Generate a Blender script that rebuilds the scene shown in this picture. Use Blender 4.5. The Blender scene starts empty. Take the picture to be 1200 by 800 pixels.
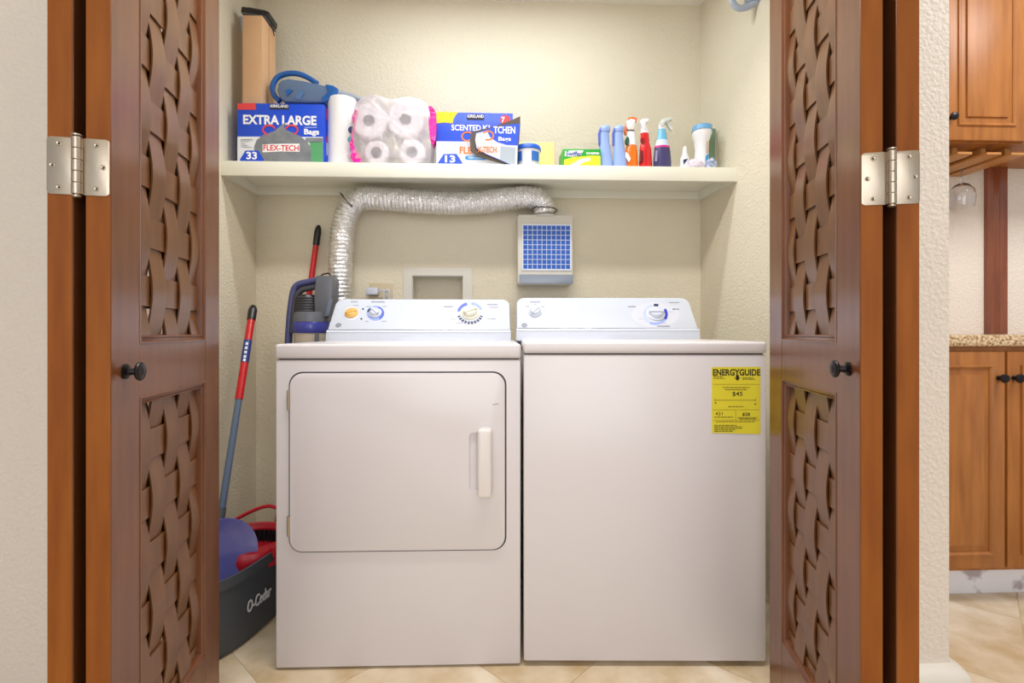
import bpy, bmesh, math, random
from mathutils import Vector, Matrix
random.seed(7)
C = bpy.context.scene.collection
PI = math.pi
# ------------------------------------------------------------------ camera
TH = math.radians(2.3); FPX = 592.0; HZ = 387.5; CH = 0.95
CAM = Vector((0, 0, CH))
cam = bpy.data.cameras.new('camera'); camo = bpy.data.objects.new('camera', cam); C.objects.link(camo)
cam.sensor_fit = 'HORIZONTAL'; cam.sensor_width = 36.0; cam.lens = FPX / 1200 * 36
cam.shift_y = -(400 - HZ) / 1200; cam.clip_start = 0.02
camo.location = CAM; camo.rotation_euler = (PI / 2, 0, -TH)
bpy.context.scene.camera = camo
# ------------------------------------------------------------------ world, lights, exposure
w = bpy.data.worlds.new('world'); bpy.context.scene.world = w; w.use_nodes = True
w.node_tree.nodes['Background'].inputs[0].default_value = (0.93, 0.96, 1.0, 1)
w.node_tree.nodes['Background'].inputs[1].default_value = 0.55
vs = bpy.context.scene.view_settings
vs.view_transform = 'Standard'; vs.look = 'None'; vs.exposure = 0.0; vs.gamma = 1.0; vs.use_curve_mapping = False
def area(name, loc, size, power, col, rot=(0, 0, 0)):
    l = bpy.data.lights.new(name, 'AREA'); l.shape = 'RECTANGLE'; l.size, l.size_y = size
    l.energy = power; l.color = col
    o = bpy.data.objects.new(name, l); C.objects.link(o); o.location = loc; o.rotation_euler = rot
    return o
area('closet_tube_light', (0.02, 1.74, 2.40), (0.98, 0.06), 10.5, (0.90, 0.96, 1.0))
area('hall_tube_light', (0.0, 0.93, 2.70), (1.25, 0.22), 30, (1.0, 0.975, 0.92))
area('hall_rear_window', (-0.1, -2.4, 1.55), (2.6, 1.9), 46, (0.97, 0.98, 1.0), (PI / 2, 0, 0))
area('bar_ceiling_light', (2.3, 0.9, 2.70), (1.0, 0.8), 38, (0.98, 0.99, 1.0))
# ------------------------------------------------------------------ projection helpers (real places behind pixels)
def ray(px, py):
    u = (px - 600) / FPX; v = (HZ - py) / FPX
    return Vector((math.sin(TH) + u * math.cos(TH), math.cos(TH) - u * math.sin(TH), v))
def W(px, py, Y):
    d = ray(px, py); return CAM + d * (Y / d.y)
def mpp(px, Y):                                   # metres per pixel at depth Y
    return (Y / ray(px, HZ).y) / FPX
class Plane:
    def __init__(s, o, x, up):
        s.o = Vector(o); s.x = Vector(x).normalized(); s.u = Vector(up).normalized(); s.n = s.x.cross(s.u)
    def pt(s, a, b, c=0.0): return s.o + s.x * a + s.u * b + s.n * c
    def ab(s, px, py):
        d = ray(px, py); t = (s.o - CAM).dot(s.n) / d.dot(s.n); p = CAM + d * t - s.o
        return p.dot(s.x), p.dot(s.u)
def PY(Y): return Plane((0, Y, 0), (1, 0, 0), (0, 0, 1))
# ------------------------------------------------------------------ materials
def lin(c):
    return tuple(((x / 255) / 12.92 if x / 255 <= 0.04045 else ((x / 255 + 0.055) / 1.055) ** 2.4) for x in c) + (1,)
MATS = {}
def mat(name, col, rough=0.5, metal=0.0, bump=0.0, bscale=200, bdist=0.002, var=None, vscale=6, stretch=None, coat=0.0, spec=0.5, trans=0.0, alpha=1.0, sss=0.0):
    if name in MATS: return MATS[name]
    m = bpy.data.materials.new(name); m.use_nodes = True; nt = m.node_tree; b = nt.nodes['Principled BSDF']
    b.inputs['Base Color'].default_value = lin(col); b.inputs['Roughness'].default_value = rough
    b.inputs['Metallic'].default_value = metal; b.inputs['Coat Weight'].default_value = coat; b.inputs['Coat Roughness'].default_value = 0.15
    b.inputs['Specular IOR Level'].default_value = spec; b.inputs['Transmission Weight'].default_value = trans; b.inputs['Alpha'].default_value = alpha
    tc = nt.nodes.new('ShaderNodeTexCoord')
    src = tc.outputs['Object']
    if stretch:
        mp = nt.nodes.new('ShaderNodeMapping'); mp.inputs['Scale'].default_value = stretch
        nt.links.new(src, mp.inputs['Vector']); vsrc = mp.outputs['Vector']
    else: vsrc = src
    n = nt.nodes.new('ShaderNodeTexNoise'); n.inputs['Scale'].default_value = vscale; n.inputs['Detail'].default_value = 5
    nt.links.new(vsrc, n.inputs['Vector'])
    if var:
        r = nt.nodes.new('ShaderNodeValToRGB'); r.color_ramp.elements[0].position = 0.3; r.color_ramp.elements[1].position = 0.7
        r.color_ramp.elements[0].color = lin(col); r.color_ramp.elements[1].color = lin(var)
        nt.links.new(n.outputs['Fac'], r.inputs['Fac']); nt.links.new(r.outputs['Color'], b.inputs['Base Color'])
    else:
        dv = 0.01 if name.startswith('white') else 0.04
        mr = nt.nodes.new('ShaderNodeMapRange'); mr.inputs['To Min'].default_value = max(0, rough - dv); mr.inputs['To Max'].default_value = min(1, rough + dv)
        nt.links.new(n.outputs['Fac'], mr.inputs['Value']); nt.links.new(mr.outputs['Result'], b.inputs['Roughness'])
    if bump:
        bn = nt.nodes.new('ShaderNodeTexNoise'); bn.inputs['Scale'].default_value = bscale; bn.inputs['Detail'].default_value = 3
        nt.links.new(src, bn.inputs['Vector'])
        bp = nt.nodes.new('ShaderNodeBump'); bp.inputs['Strength'].default_value = bump; bp.inputs['Distance'].default_value = bdist
        nt.links.new(bn.outputs['Fac'], bp.inputs['Height']); nt.links.new(bp.outputs['Normal'], b.inputs['Normal'])
    MATS[name] = m; return m
def film(name, col, glossfac, rough=0.15, opac=0.0, bump=0.0, bscale=60):
    """clear or tinted plastic film: transparent body, glossy skin, a milky share"""
    m = bpy.data.materials.new(name); m.use_nodes = True; nt = m.node_tree; nt.nodes.clear()
    out = nt.nodes.new('ShaderNodeOutputMaterial'); tr = nt.nodes.new('ShaderNodeBsdfTransparent'); tr.inputs[0].default_value = lin(col)
    gl = nt.nodes.new('ShaderNodeBsdfGlossy'); gl.inputs['Roughness'].default_value = rough
    df = nt.nodes.new('ShaderNodeBsdfTranslucent'); df.inputs[0].default_value = lin(col)
    d2 = nt.nodes.new('ShaderNodeBsdfDiffuse'); d2.inputs[0].default_value = lin(col)
    ma = nt.nodes.new('ShaderNodeMixShader'); ma.inputs[0].default_value = 0.7
    nt.links.new(df.outputs[0], ma.inputs[1]); nt.links.new(d2.outputs[0], ma.inputs[2])
    m1 = nt.nodes.new('ShaderNodeMixShader'); m1.inputs[0].default_value = opac
    nt.links.new(tr.outputs[0], m1.inputs[1]); nt.links.new(ma.outputs[0], m1.inputs[2])
    m2 = nt.nodes.new('ShaderNodeMixShader'); m2.inputs[0].default_value = glossfac
    nt.links.new(m1.outputs[0], m2.inputs[1]); nt.links.new(gl.outputs[0], m2.inputs[2]); nt.links.new(m2.outputs[0], out.inputs[0])
    if bump:
        tc = nt.nodes.new('ShaderNodeTexCoord'); bn = nt.nodes.new('ShaderNodeTexNoise'); bn.inputs['Scale'].default_value = bscale; bn.inputs['Detail'].default_value = 6
        nt.links.new(tc.outputs['Object'], bn.inputs['Vector'])
        bp = nt.nodes.new('ShaderNodeBump'); bp.inputs['Strength'].default_value = bump; bp.inputs['Distance'].default_value = 0.01
        nt.links.new(bn.outputs['Fac'], bp.inputs['Height']); nt.links.new(bp.outputs[0], gl.inputs['Normal'])
    MATS[name] = m; return m
WALL = mat('wall_paint', (224, 215, 193), 0.75, bump=0.7, bscale=110, bdist=0.005)
WALLH = mat('hall_wall_paint', (230, 219, 207), 0.75, bump=0.75, bscale=95, bdist=0.0055)
CEIL = mat('ceiling_paint', (238, 234, 224), 0.8, bump=0.3, bscale=90, bdist=0.003)
SHELF = mat('shelf_paint', (232, 231, 218), 0.35)
WOOD = mat('door_wood', (98, 54, 27), 0.28, var=(118, 69, 37), vscale=5, stretch=(6, 6, 0.9), bump=0.05, bscale=300, coat=0.25)
WOODS = mat('slat_wood', (100, 62, 32), 0.34, var=(118, 76, 42), vscale=6, stretch=(6, 6, 0.9), coat=0.2)
WOODE = mat('door_edge_wood', (130, 68, 16), 0.55, var=(154, 88, 26), vscale=7, stretch=(5, 5, 0.6), spec=0.25)
CAB = mat('cabinet_wood', (148, 88, 34), 0.42, var=(176, 112, 50), vscale=5, stretch=(7, 7, 0.8))
RACK = mat('rack_wood', (176, 118, 58), 0.4, var=(192, 134, 74), vscale=6, stretch=(6, 0.8, 6))
TRIMW = mat('frame_wood', (120, 62, 36), 0.2, var=(142, 78, 46), vscale=5, stretch=(6, 6, 0.8), coat=0.6)
WHITE = mat('white_enamel', (224, 219, 222), 0.28)
WHITEP = mat('white_plastic', (206, 212, 226), 0.16)
OFFW = mat('offwhite_plastic', (214, 210, 200), 0.4)
STEEL = mat('brushed_nickel', (188, 174, 156), 0.36, metal=1.0, bump=0.08, bscale=400)
STEELD = mat('dark_steel', (96, 90, 84), 0.4, metal=1.0)
BRONZE = mat('dark_bronze', (50, 46, 48), 0.32, metal=0.85)
FOIL = mat('aluminium_foil', (246, 246, 248), 0.2, metal=0.9, bump=1.0, bscale=110, bdist=0.006)
BLACK = mat('black_plastic', (26, 26, 28), 0.35)
DARK = mat('dark_gap', (34, 28, 25), 0.7)
GREYP = mat('grey_plastic', (96, 98, 106), 0.32)
PURP = mat('purple_grey_plastic', (70, 72, 118), 0.3)
SLATE = mat('slate_plastic', (82, 86, 92), 0.45)
def sol(name, col, rough=0.45, **k): return mat(name, col, rough, **k)
# ------------------------------------------------------------------ mesh helpers
def smooth(me, ang=38):
    bm = bmesh.new(); bm.from_mesh(me)
    bmesh.ops.recalc_face_normals(bm, faces=bm.faces)
    for f in bm.faces: f.smooth = True
    for e in bm.edges:
        e.smooth = not (len(e.link_faces) == 2 and e.calc_face_angle(0) > math.radians(ang)) and len(e.link_faces) == 2
    bm.to_mesh(me); bm.free()
def root_of(o):
    while o.parent: o = o.parent
    return o
def obj(name, bm, m, parent=None, local=False, sharp=38, fix=True):
    """link one mesh; vertices are world coordinates unless local"""
    me = bpy.data.meshes.new(name); bm.to_mesh(me); bm.free()
    if fix: smooth(me, sharp)
    for k in (m if isinstance(m, (list, tuple)) else [m]): me.materials.append(k)
    o = bpy.data.objects.new(name, me); C.objects.link(o)
    if parent:
        if not local: me.transform(root_of(parent)['_inv']) if False else me.transform(INV[root_of(parent).name])
        o.parent = parent
    return o
INV = {}
def thing(name, label, cat, loc=(0, 0, 0), rz=0.0, group=None, kind=None):
    o = bpy.data.objects.new(name, None); C.objects.link(o); o.empty_display_size = 0.05
    o.location = loc; o.rotation_euler = (0, 0, rz)
    if label: o['label'] = label
    if cat: o['category'] = cat
    if group: o['group'] = group
    if kind: o['kind'] = kind
    INV[o.name] = (Matrix.Translation(Vector(loc)) @ Matrix.Rotation(rz, 4, 'Z')).inverted()
    return o
def tag(o, label, cat, group=None):
    o['label'] = label; o['category'] = cat
    if group: o['group'] = group
    return o
def struct(name, bm, m, label=None, parent=None):
    o = obj(name, bm, m, parent); o['kind'] = 'structure'
    if label: o['label'] = label
    return o
def box(bm, x0, y0, z0, x1, y1, z1, bev=0.0, seg=2, M=None):
    b = bmesh.new()
    v = [b.verts.new((x, y, z)) for x in (x0, x1) for y in (y0, y1) for z in (z0, z1)]
    for f in ((0, 1, 3, 2), (4, 6, 7, 5), (0, 4, 5, 1), (2, 3, 7, 6), (0, 2, 6, 4), (1, 5, 7, 3)): b.faces.new([v[i] for i in f])
    bmesh.ops.recalc_face_normals(b, faces=b.faces)
    if bev: bmesh.ops.bevel(b, geom=b.edges[:] , offset=bev, segments=seg, affect='EDGES', profile=0.5)
    merge(bm, b, M); return bm
def merge(bm, b, M=None):
    if M is not None: bmesh.ops.transform(b, matrix=M, verts=b.verts)
    me = bpy.data.meshes.new('tmp'); b.to_mesh(me); b.free(); bm.from_mesh(me); bpy.data.meshes.remove(me)
def nb(): return bmesh.new()
def bx(*a, **k): return box(nb(), *a, **k)
def prism(bm, pl, pts, c0, c1, bev=0.0, seg=2):
    """outline pts (a,b) on a plane, from depth c0 to c1 along the normal"""
    b = bmesh.new(); lo = [b.verts.new(pl.pt(p[0], p[1], c0)) for p in pts]; hi = [b.verts.new(pl.pt(p[0], p[1], c1)) for p in pts]
    n = len(pts); b.faces.new(lo); b.faces.new(hi[::-1])
    for i in range(n): b.faces.new((lo[i], hi[i], hi[(i + 1) % n], lo[(i + 1) % n]))
    bmesh.ops.recalc_face_normals(b, faces=b.faces)
    if bev:
        es = [e for e in b.edges if (e.verts[0] in hi and e.verts[1] in hi)]
        bmesh.ops.bevel(b, geom=es, offset=bev, segments=seg, affect='EDGES', profile=0.5)
    merge(bm, b); return bm
def pxprism(bm, pl, pxs, c0, c1, bev=0.0): return prism(bm, pl, [pl.ab(*p) for p in pxs], c0, c1, bev)
def rrect(x0, y0, x1, y1, r, n=5, rr=None):
    rr = rr or (r, r, r, r); pts = []
    for (cx, cy, a0, q) in ((x1, y1, 0, rr[0]), (x0, y1, 90, rr[1]), (x0, y0, 180, rr[2]), (x1, y0, 270, rr[3])):
        sx = 1 if cx == x1 else -1; sy = 1 if cy == y1 else -1
        ox, oy = cx - sx * q, cy - sy * q
        if q == 0: pts.append((cx, cy)); continue
        for k in range(n + 1):
            a = math.radians(a0 + 90 * k / n); pts.append((ox + q * math.cos(a), oy + q * math.sin(a)))
    return pts
def ring_prism(bm, pl, outer, inner, c0, c1):
    """frame between two outlines of the same count"""
    b = bmesh.new(); n = len(outer)
    V = [[b.verts.new(pl.pt(p[0], p[1], c)) for p in o] for o, c in ((outer, c0), (outer, c1), (inner, c1), (inner, c0))]
    for i in range(n):
        j = (i + 1) % n
        for k in range(4): b.faces.new((V[k][i], V[k][j], V[(k + 1) % 4][j], V[(k + 1) % 4][i]))
    merge(bm, b); return bm
def frame_of(d):
    d = d.normalized(); a = Vector((0, 0, 1)) if abs(d.z) < 0.9 else Vector((1, 0, 0))
    x = d.cross(a).normalized(); return x, d.cross(x).normalized()
def tube(bm, pts, r, n=12, caps=True, sq=1.0):
    pts = [Vector(p) for p in pts]; rs = r if isinstance(r, (list, tuple)) else [r] * len(pts)
    b = bmesh.new(); rings = []; px = None
    for i, p in enumerate(pts):
        d = (pts[min(i + 1, len(pts) - 1)] - pts[max(i - 1, 0)]).normalized()
        if px is None: px, py = frame_of(d)
        else:
            px = (px - d * px.dot(d)).normalized(); py = d.cross(px)
        rings.append([b.verts.new(p + (px * math.cos(2 * PI * k / n) + py * math.sin(2 * PI * k / n) * sq) * rs[i]) for k in range(n)])
    for i in range(len(rings) - 1):
        for k in range(n): b.faces.new((rings[i][k], rings[i][(k + 1) % n], rings[i + 1][(k + 1) % n], rings[i + 1][k]))
    if caps: b.faces.new(rings[0]); b.faces.new(rings[-1][::-1])
    merge(bm, b); return bm
def lathe(bm, prof, M=Matrix(), n=24, sy=1.0, caps=True, warp=None):
    """prof: (radius, height) along local z"""
    b = bmesh.new(); rings = []
    for q in prof:
        r, z = q[0], q[1]; ox = q[2] if len(q) > 2 else 0
        rings.append([b.verts.new((ox + r * math.cos(2 * PI * k / n), r * sy * math.sin(2 * PI * k / n), z)) for k in range(n)])
    for i in range(len(rings) - 1):
        for k in range(n): b.faces.new((rings[i][k], rings[i][(k + 1) % n], rings[i + 1][(k + 1) % n], rings[i + 1][k]))
    if caps: b.faces.new(rings[0]); b.faces.new(rings[-1][::-1])
    bmesh.ops.remove_doubles(b, verts=b.verts, dist=1e-6)
    merge(bm, b, M); return bm
def lathe_px(cx, Y, prof, zbot=None, n=24, sy=1.0):
    """prof: (pixel y, half width px[, x shift px]) top to bottom -> lathe standing at that real place"""
    k = mpp(cx, Y); base = W(cx, HZ, Y)
    pr = [(q[1] * k, W(cx, q[0], Y).z, (q[2] * k if len(q) > 2 else 0)) for q in prof]
    if zbot is not None: pr.append((pr[-1][0], zbot, pr[-1][2]))
    return lathe(nb(), pr, Matrix.Translation((base.x, Y, 0)), n, sy)
def axisM(o, d):
    d = Vector(d).normalized(); return Matrix.Translation(o) @ d.to_track_quat('Z', 'Y').to_matrix().to_4x4()
# text and flat print, laid on a plane
def text_bm(s, pl, a0, b0, a1, b1, c, th=0.0004, bold=0.0, shear=0.0):
    cu = bpy.data.curves.new('t', 'FONT'); cu.body = s; cu.offset = bold; cu.shear = shear; cu.resolution_u = 3; cu.extrude = 0.01
    o = bpy.data.objects.new('t', cu); me = bpy.data.meshes.new_from_object(o)
    bpy.data.objects.remove(o); bpy.data.curves.remove(cu)
    xs = [v.co.x for v in me.vertices]; ys = [v.co.y for v in me.vertices]
    x0, x1, y0, y1 = min(xs), max(xs), min(ys), max(ys)
    for v in me.vertices:
        a = a0 + (v.co.x - x0) / (x1 - x0) * (a1 - a0); b = b0 + (v.co.y - y0) / (y1 - y0) * (b1 - b0)
        v.co = pl.pt(a, b, c + (th if v.co.z > 0 else 0))
    b = nb(); b.from_mesh(me); bpy.data.meshes.remove(me); return b
def txt(s, pl, box4, m, parent, c=0.0008, bold=0.012, name='lettering', shear=0.0):
    x0, y0, x1, y1 = box4; a0, b1 = pl.ab(x0, y0); a1, b0 = pl.ab(x1, y1)
    return obj(name, text_bm(s, pl, a0, b0, a1, b1, c, bold=bold, shear=shear), m, parent, fix=False)
def prt(pl, pxs, m, parent, c=0.0003, name='print', th=0.0003): return obj(name, pxprism(nb(), pl, pxs, c, c + th), m, parent)
def pr4(pl, x0, y0, x1, y1, m, parent, c=0.0003, name='print'): return prt(pl, [(x0, y0), (x1, y0), (x1, y1), (x0, y1)], m, parent, c, name)
def ell(cx, cy, rx, ry, n=20, a0=0, a1=360): return [(cx + rx * math.cos(math.radians(a0 + (a1 - a0) * k / n)), cy + ry * math.sin(math.radians(a0 + (a1 - a0) * k / n))) for k in range(n + (0 if a1 - a0 == 360 else 1))]
def arcband(cx, cy, rx, ry, wd, a0, a1, n=10):
    return ell(cx, cy, rx, ry, n, a0, a1) + ell(cx, cy, rx - wd, ry - wd, n, a0, a1)[::-1]
def smoothpath(pts, n=8):
    out = []; P = [Vector(p) for p in pts]; P = [P[0] * 2 - P[1]] + P + [P[-1] * 2 - P[-2]]
    for i in range(1, len(P) - 2):
        for k in range(n):
            t = k / n; a, b, c, d = P[i - 1:i + 3]
            out.append(0.5 * ((2 * b) + (c - a) * t + (2 * a - 5 * b + 4 * c - d) * t * t + (3 * b - a - 3 * c + d) * t ** 3))
    out.append(P[-2]); return out
# ================================================================== THE ROOM
YB = 2.25; YF = 1.262; YFB = 1.375; XL = -1.029; ZC = 2.42
def xr(Y): return 0.944 + (YB - Y) * 0.0962            # the closet's right wall leans out towards the front
struct('floor', bx(-3.2, -3.0, -0.12, 4.0, 2.6, -0.0015), sol('grout', (206, 190, 162), 0.8))
flr = bpy.data.objects['floor']
TILE = mat('travertine', (200, 174, 132), 0.25, var=(240, 226, 204), vscale=7, bump=0.04, bscale=30)
T = 0.455
tb = nb(); box(tb, -T / 2 + 0.0013, -T / 2 + 0.0013, -0.012, T / 2 - 0.0013, T / 2 - 0.0013, 0.0)
tile0 = None
for i in range(-9, 10):
    for j in range(-9, 10):
        cx = (i + j) * T * 0.7071 + 0.13; cy = (i - j) * T * 0.7071 + 0.95
        if not (-1.5 < cx < 3.1 and 0.3 < cy < 2.2): continue
        if tile0 is None: tile0 = obj('tile', tb, TILE, flr, local=True); o = tile0
        else: o = tile0.copy(); C.objects.link(o)
        o.location = (cx, cy, 0); o.rotation_euler = (0, 0, PI / 4)
# back wall with the recess for the washer box
hx0, hx1 = W(483, 330, YB).x, W(543, 330, YB).x; hz1 = W(510, 323, YB).z; hz0 = hz1 - 0.16
bw = nb()
for a in ((-1.3, YB, -0.1, hx0, YB + 0.12, 2.75), (hx1, YB, -0.1, 1.18, YB + 0.12, 2.75), (hx0, YB, hz1, hx1, YB + 0.12, 2.75), (hx0, YB, -0.1, hx1, YB + 0.12, hz0), (hx0, YB + 0.085, hz0, hx1, YB + 0.12, hz1)): box(bw, *a)
struct('wall_back', bw, WALL)
struct('wall_bar', bx(1.18, YB, -0.1, 4.0, YB + 0.12, 2.75), WALLH)
struct('wall_left', bx(XL - 0.12, YFB - 0.01, -0.1, XL, YB + 0.02, 2.75), WALL)
rw = nb(); b = bmesh.new()
q = [(xr(YB + 0.02), YB + 0.02), (xr(YF + 0.001), YF + 0.001), (1.165, YF + 0.001), (1.165, YB + 0.02)]
prism(rw, Plane((0, 0, -0.1), (1, 0, 0), (0, 1, 0)), q, 0, 2.85)
struct('wall_right', rw, WALL)
JL, JR = -0.86, 0.93
fw = nb(); box(fw, -3.2, YF, -0.1, JL, YFB, 2.75); box(fw, JL, YF, 2.40, JR, YFB, 2.75)
struct('wall_front_left', fw, WALLH)
struct('wall_front_right', prism(nb(), Plane((0, 0, -0.1), (1, 0, 0), (0, 1, 0)), [(JR, YF), (JR, YFB - 0.02), (1.19, YFB - 0.02), (1.19, YB), (1.166, YB), (1.166, YF)] if False else [(JR, YF - 0.002), (JR, YFB), (1.0, YFB), (1.19, YFB), (1.19, YF + 0.008), (1.182, YF - 0.002)], 0, 2.85), WALLH)
struct('wall_stub_side', bx(1.165, YFB, -0.1, 1.19, YB, 2.75), WALLH)
struct('ceiling', bx(-3.2, -3.0, 2.75, 4.0, YB + 0.12, 2.85), CEIL)
struct('ceiling_closet', bx(XL, YFB, ZC, 1.03, YB, ZC + 0.05), CEIL)
# baseboards
BB = sol('baseboard_paint', (226, 220, 208), 0.45)
struct('baseboard_back', bx(XL, YB - 0.014, 0, xr(YB), YB, 0.09, bev=0.004), BB)
struct('baseboard_left', bx(XL, YFB, 0, XL + 0.014, YB - 0.014, 0.09, bev=0.004), BB)
bs = nb()
prof = [(0.0, 0.0), (0.040, 0.0), (0.040, 0.055), (0.037, 0.070), (0.030, 0.080), (0.018, 0.088), (0.0, 0.092)]
r1 = []
for (cx, cy, dx, dy) in ((0.95, YF - 0.002, 0, -1), (1.178, YF - 0.002, 0, -1), (1.188, YF + 0.002, 0.75, -0.7), (1.19, YF + 0.012, 1, 0), (1.19, YB - 0.02, 1, 0)):
    r1.append([bs.verts.new((cx + dx * p[0], cy + dy * p[0], p[1])) for p in prof])
for i in range(4):
    for k in range(len(prof)): bs.faces.new((r1[i][k], r1[i + 1][k], r1[i + 1][(k + 1) % len(prof)], r1[i][(k + 1) % len(prof)]))
bs.faces.new(r1[0]); bs.faces.new(r1[-1])
struct('baseboard_right', bs, BB)
# ================================================================== SHELF
YS = 1.963; ZS = 1.597; ZN = 1.541
sh = thing('wall_shelf', 'cream painted wooden shelf across the closet above the two machines', 'shelf', (0, YB, ZS))
b = nb(); prism(b, Plane((0, 0, ZS - 0.022), (1, 0, 0), (0, 1, 0)), [(XL, YS + 0.018), (xr(YS), YS + 0.018), (xr(YB), YB), (XL, YB)], 0, 0.022)
obj('shelf_board', b, SHELF, sh)
obj('front_edge', bx(XL, YS, ZN, xr(YS), YS + 0.018, ZS, bev=0.002), SHELF, sh)
obj('rear_cleat', bx(XL, YB - 0.018, ZN, xr(YB), YB, ZS - 0.022), SHELF, sh)
obj('side_cleat', bx(XL, YS + 0.018, ZN, XL + 0.018, YB - 0.018, ZS - 0.022), SHELF, sh)
obj('side_cleat', prism(nb(), Plane((0, 0, ZN), (1, 0, 0), (0, 1, 0)), [(xr(YS), YS + 0.018), (xr(YS) - 0.018, YS + 0.018), (xr(YB) - 0.018, YB - 0.018), (xr(YB), YB - 0.018)], 0, ZS - 0.022 - ZN), SHELF, sh)
# ================================================================== BIFOLD DOORS
def slat_v(z0, z1, zc, pitch, sgn, A, w=0.0528, th=0.0032):
    b = nb(); n = int((z1 - z0) / 0.012); rows = []
    for i in range(n + 1):
        z = z0 + (z1 - z0) * i / n
        y = A * sgn * math.cos(PI * (z - zc) / pitch)
        rows.append([b.verts.new((dx, y + dy, z)) for dx, dy in ((-w / 2, -th / 2 ), (w / 2, -th / 2), (w / 2, th / 2), (-w / 2, th / 2))])
    for i in range(n):
        for k in range(4): b.faces.new((rows[i][k], rows[i][(k + 1) % 4], rows[i + 1][(k + 1) % 4], rows[i + 1][k]))
    b.faces.new(rows[0]); b.faces.new(rows[-1][::-1]); return b
def slat_h(x0, x1, xc, pitch, sgn, A, w=0.056, th=0.003):
    b = nb(); n = 30; rows = []
    for i in range(n + 1):
        x = x0 + (x1 - x0) * i / n; y = A * sgn * math.cos(PI * (x - xc) / pitch)
        rows.append([b.verts.new((x, y + dy, dz)) for dz, dy in ((-w / 2, -th / 2), (w / 2, -th / 2), (w / 2, th / 2), (-w / 2, th / 2))])
    for i in range(n):
        for k in range(4): b.faces.new((rows[i][k], rows[i][(k + 1) % 4], rows[i + 1][(k + 1) % 4], rows[i + 1][k]))
    b.faces.new(rows[0]); b.faces.new(rows[-1][::-1]); return b
def bifold(num, near, far, s, gap, label, label_side):
    near = Vector(near); far = Vector(far); L = (far - near).length; ang = math.atan2(far.y - near.y, far.x - near.x)
    root = thing(f'door_{num}', label, None, (near.x, near.y, 0), ang, kind='structure')
    SW = 0.087; TH_ = 0.035
    panels = ((0.21, 0.822, 0.419, 0.1065, 1), (0.939, 2.24, 1.0236, 0.1095, 0))
    # local: x along the leaf, visible side towards +s*y
    def Y(v): return s * v
    vp, hp = {}, {}
    def leaf(y_face, flip):
        def ybox(b, x0, ya, z0, x1, yb, z1, **k): box(b, x0, min(Y(ya), Y(yb)), z0, x1, max(Y(ya), Y(yb)), z1, **k)
        f = nb(); t0, t1 = y_face - TH_, y_face
        ybox(f, 0, t0, 0.015, SW, t1, 2.38, bev=0.0012, seg=1)
        ybox(f, L - SW, t0, 0.015, L, t1, 2.38, bev=0.0012, seg=1)
        for z0, z1 in ((0.015, 0.198), (0.834, 0.927), (2.252, 2.38)): ybox(f, SW + 0.0004, t0, z0, L - SW - 0.0004, t1 - 0.0006, z1)
        lf = obj('door_leaf', f, WOOD, root, local=True)
        eb = nb(); ybox(eb, -0.0008, t0 + 0.001, 0.016, 0.0004, t1 - 0.001, 2.379)
        obj('edge_band', eb, WOODE, lf, local=True)
        # moulding frames round the two openings
        for (z0, z1, zc, p, par) in panels:
            m = nb()
            for face, dep in ((t1, -1), (t0, 1)):
                outer = [(SW - 0.001, z0 - 0.013), (L - SW + 0.001, z0 - 0.013), (L - SW + 0.001, z1 + 0.013), (SW - 0.001, z1 + 0.013)]
                steps = ((0.0, -0.002), (0.0012, 0.0014), (0.004, 0.0014), (0.0055, -0.0022), (0.0105, -0.0045), (0.0125, -0.0025), (0.0150, -0.0035), (0.0165, -0.0120), (0.0170, -0.0172))
                rings = []
                for ins, dp in steps:
                    rings.append([m.verts.new((x + (ins if x < L / 2 else -ins), Y(face - dep * dp), z + (ins if z == outer[0][1] else -ins))) for x, z in outer])
                for i in range(len(steps) - 1):
                    for k in range(4): m.faces.new((rings[i][k], rings[i][(k + 1) % 4], rings[i + 1][(k + 1) % 4], rings[i + 1][k]))
            obj('moulding', m, WOOD, lf, local=True)
        yc = y_face - 0.0135
        pc = (L - 2 * SW) / 5
        for pi_, (z0, z1, zc, p, par) in enumerate(panels):
            for k in range(5):
                sg = (-1 if k % 2 == 0 else 1) * s
                key = (pi_, sg)
                if key not in vp:
                    vp[key] = obj('vertical_slat', slat_v(z0 - 0.004, z1 + 0.004, zc, p, sg, 0.0056), WOODS, lf, local=True); o = vp[key]
                else: o = vp[key].copy(); C.objects.link(o); o.parent = lf
                o.location = (SW + pc * (k + 0.5), Y(yc), 0)
            k0 = math.ceil((z0 + 0.03 - zc) / p - 0.45); k = k0
            while zc + k * p < z1 - 0.02:
                z = zc + k * p; sg = (1 if k % 2 == 0 else -1) * s; key = (sg,)
                if key not in hp:
                    hp[key] = obj('horizontal_slat', slat_h(SW - 0.004, L - SW + 0.004, SW + pc / 2, pc, sg, 0.0004), WOODS, lf, local=True); o = hp[key]
                else: o = hp[key].copy(); C.objects.link(o); o.parent = lf
                o.location = (0, Y(yc), z); k += 1
        return lf
    l1 = leaf(0.0, False); l2 = leaf(-(TH_ + gap), True)
    # the hinge on the two near edges
    zc = 1.206; ym = -(TH_ + gap / 2)
    hz = nb(); pl = Plane((0, 0, 0), (0, -s if s > 0 else 1, 0), (0, 0, 1))
    def plate(y0, y1):
        lo, hi = sorted((Y(y0), Y(y1)))
        P = Plane((0, 0, 0), (0, -1, 0), (0, 0, 1))   # normal -> -x, towards the room
        return prism(nb(), P, [(-a, b) for a, b in rrect(lo, zc - 0.0445, hi, zc + 0.0445, 0.006)], 0, 0.0030, bev=0.0005)
    h = obj('hinge', plate(-0.001, ym + 0.003), STEEL, root, local=True)
    obj('hinge_leaf', plate(ym - 0.003, -(2 * TH_ + gap) + 0.001), STEEL, h, local=True)
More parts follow.
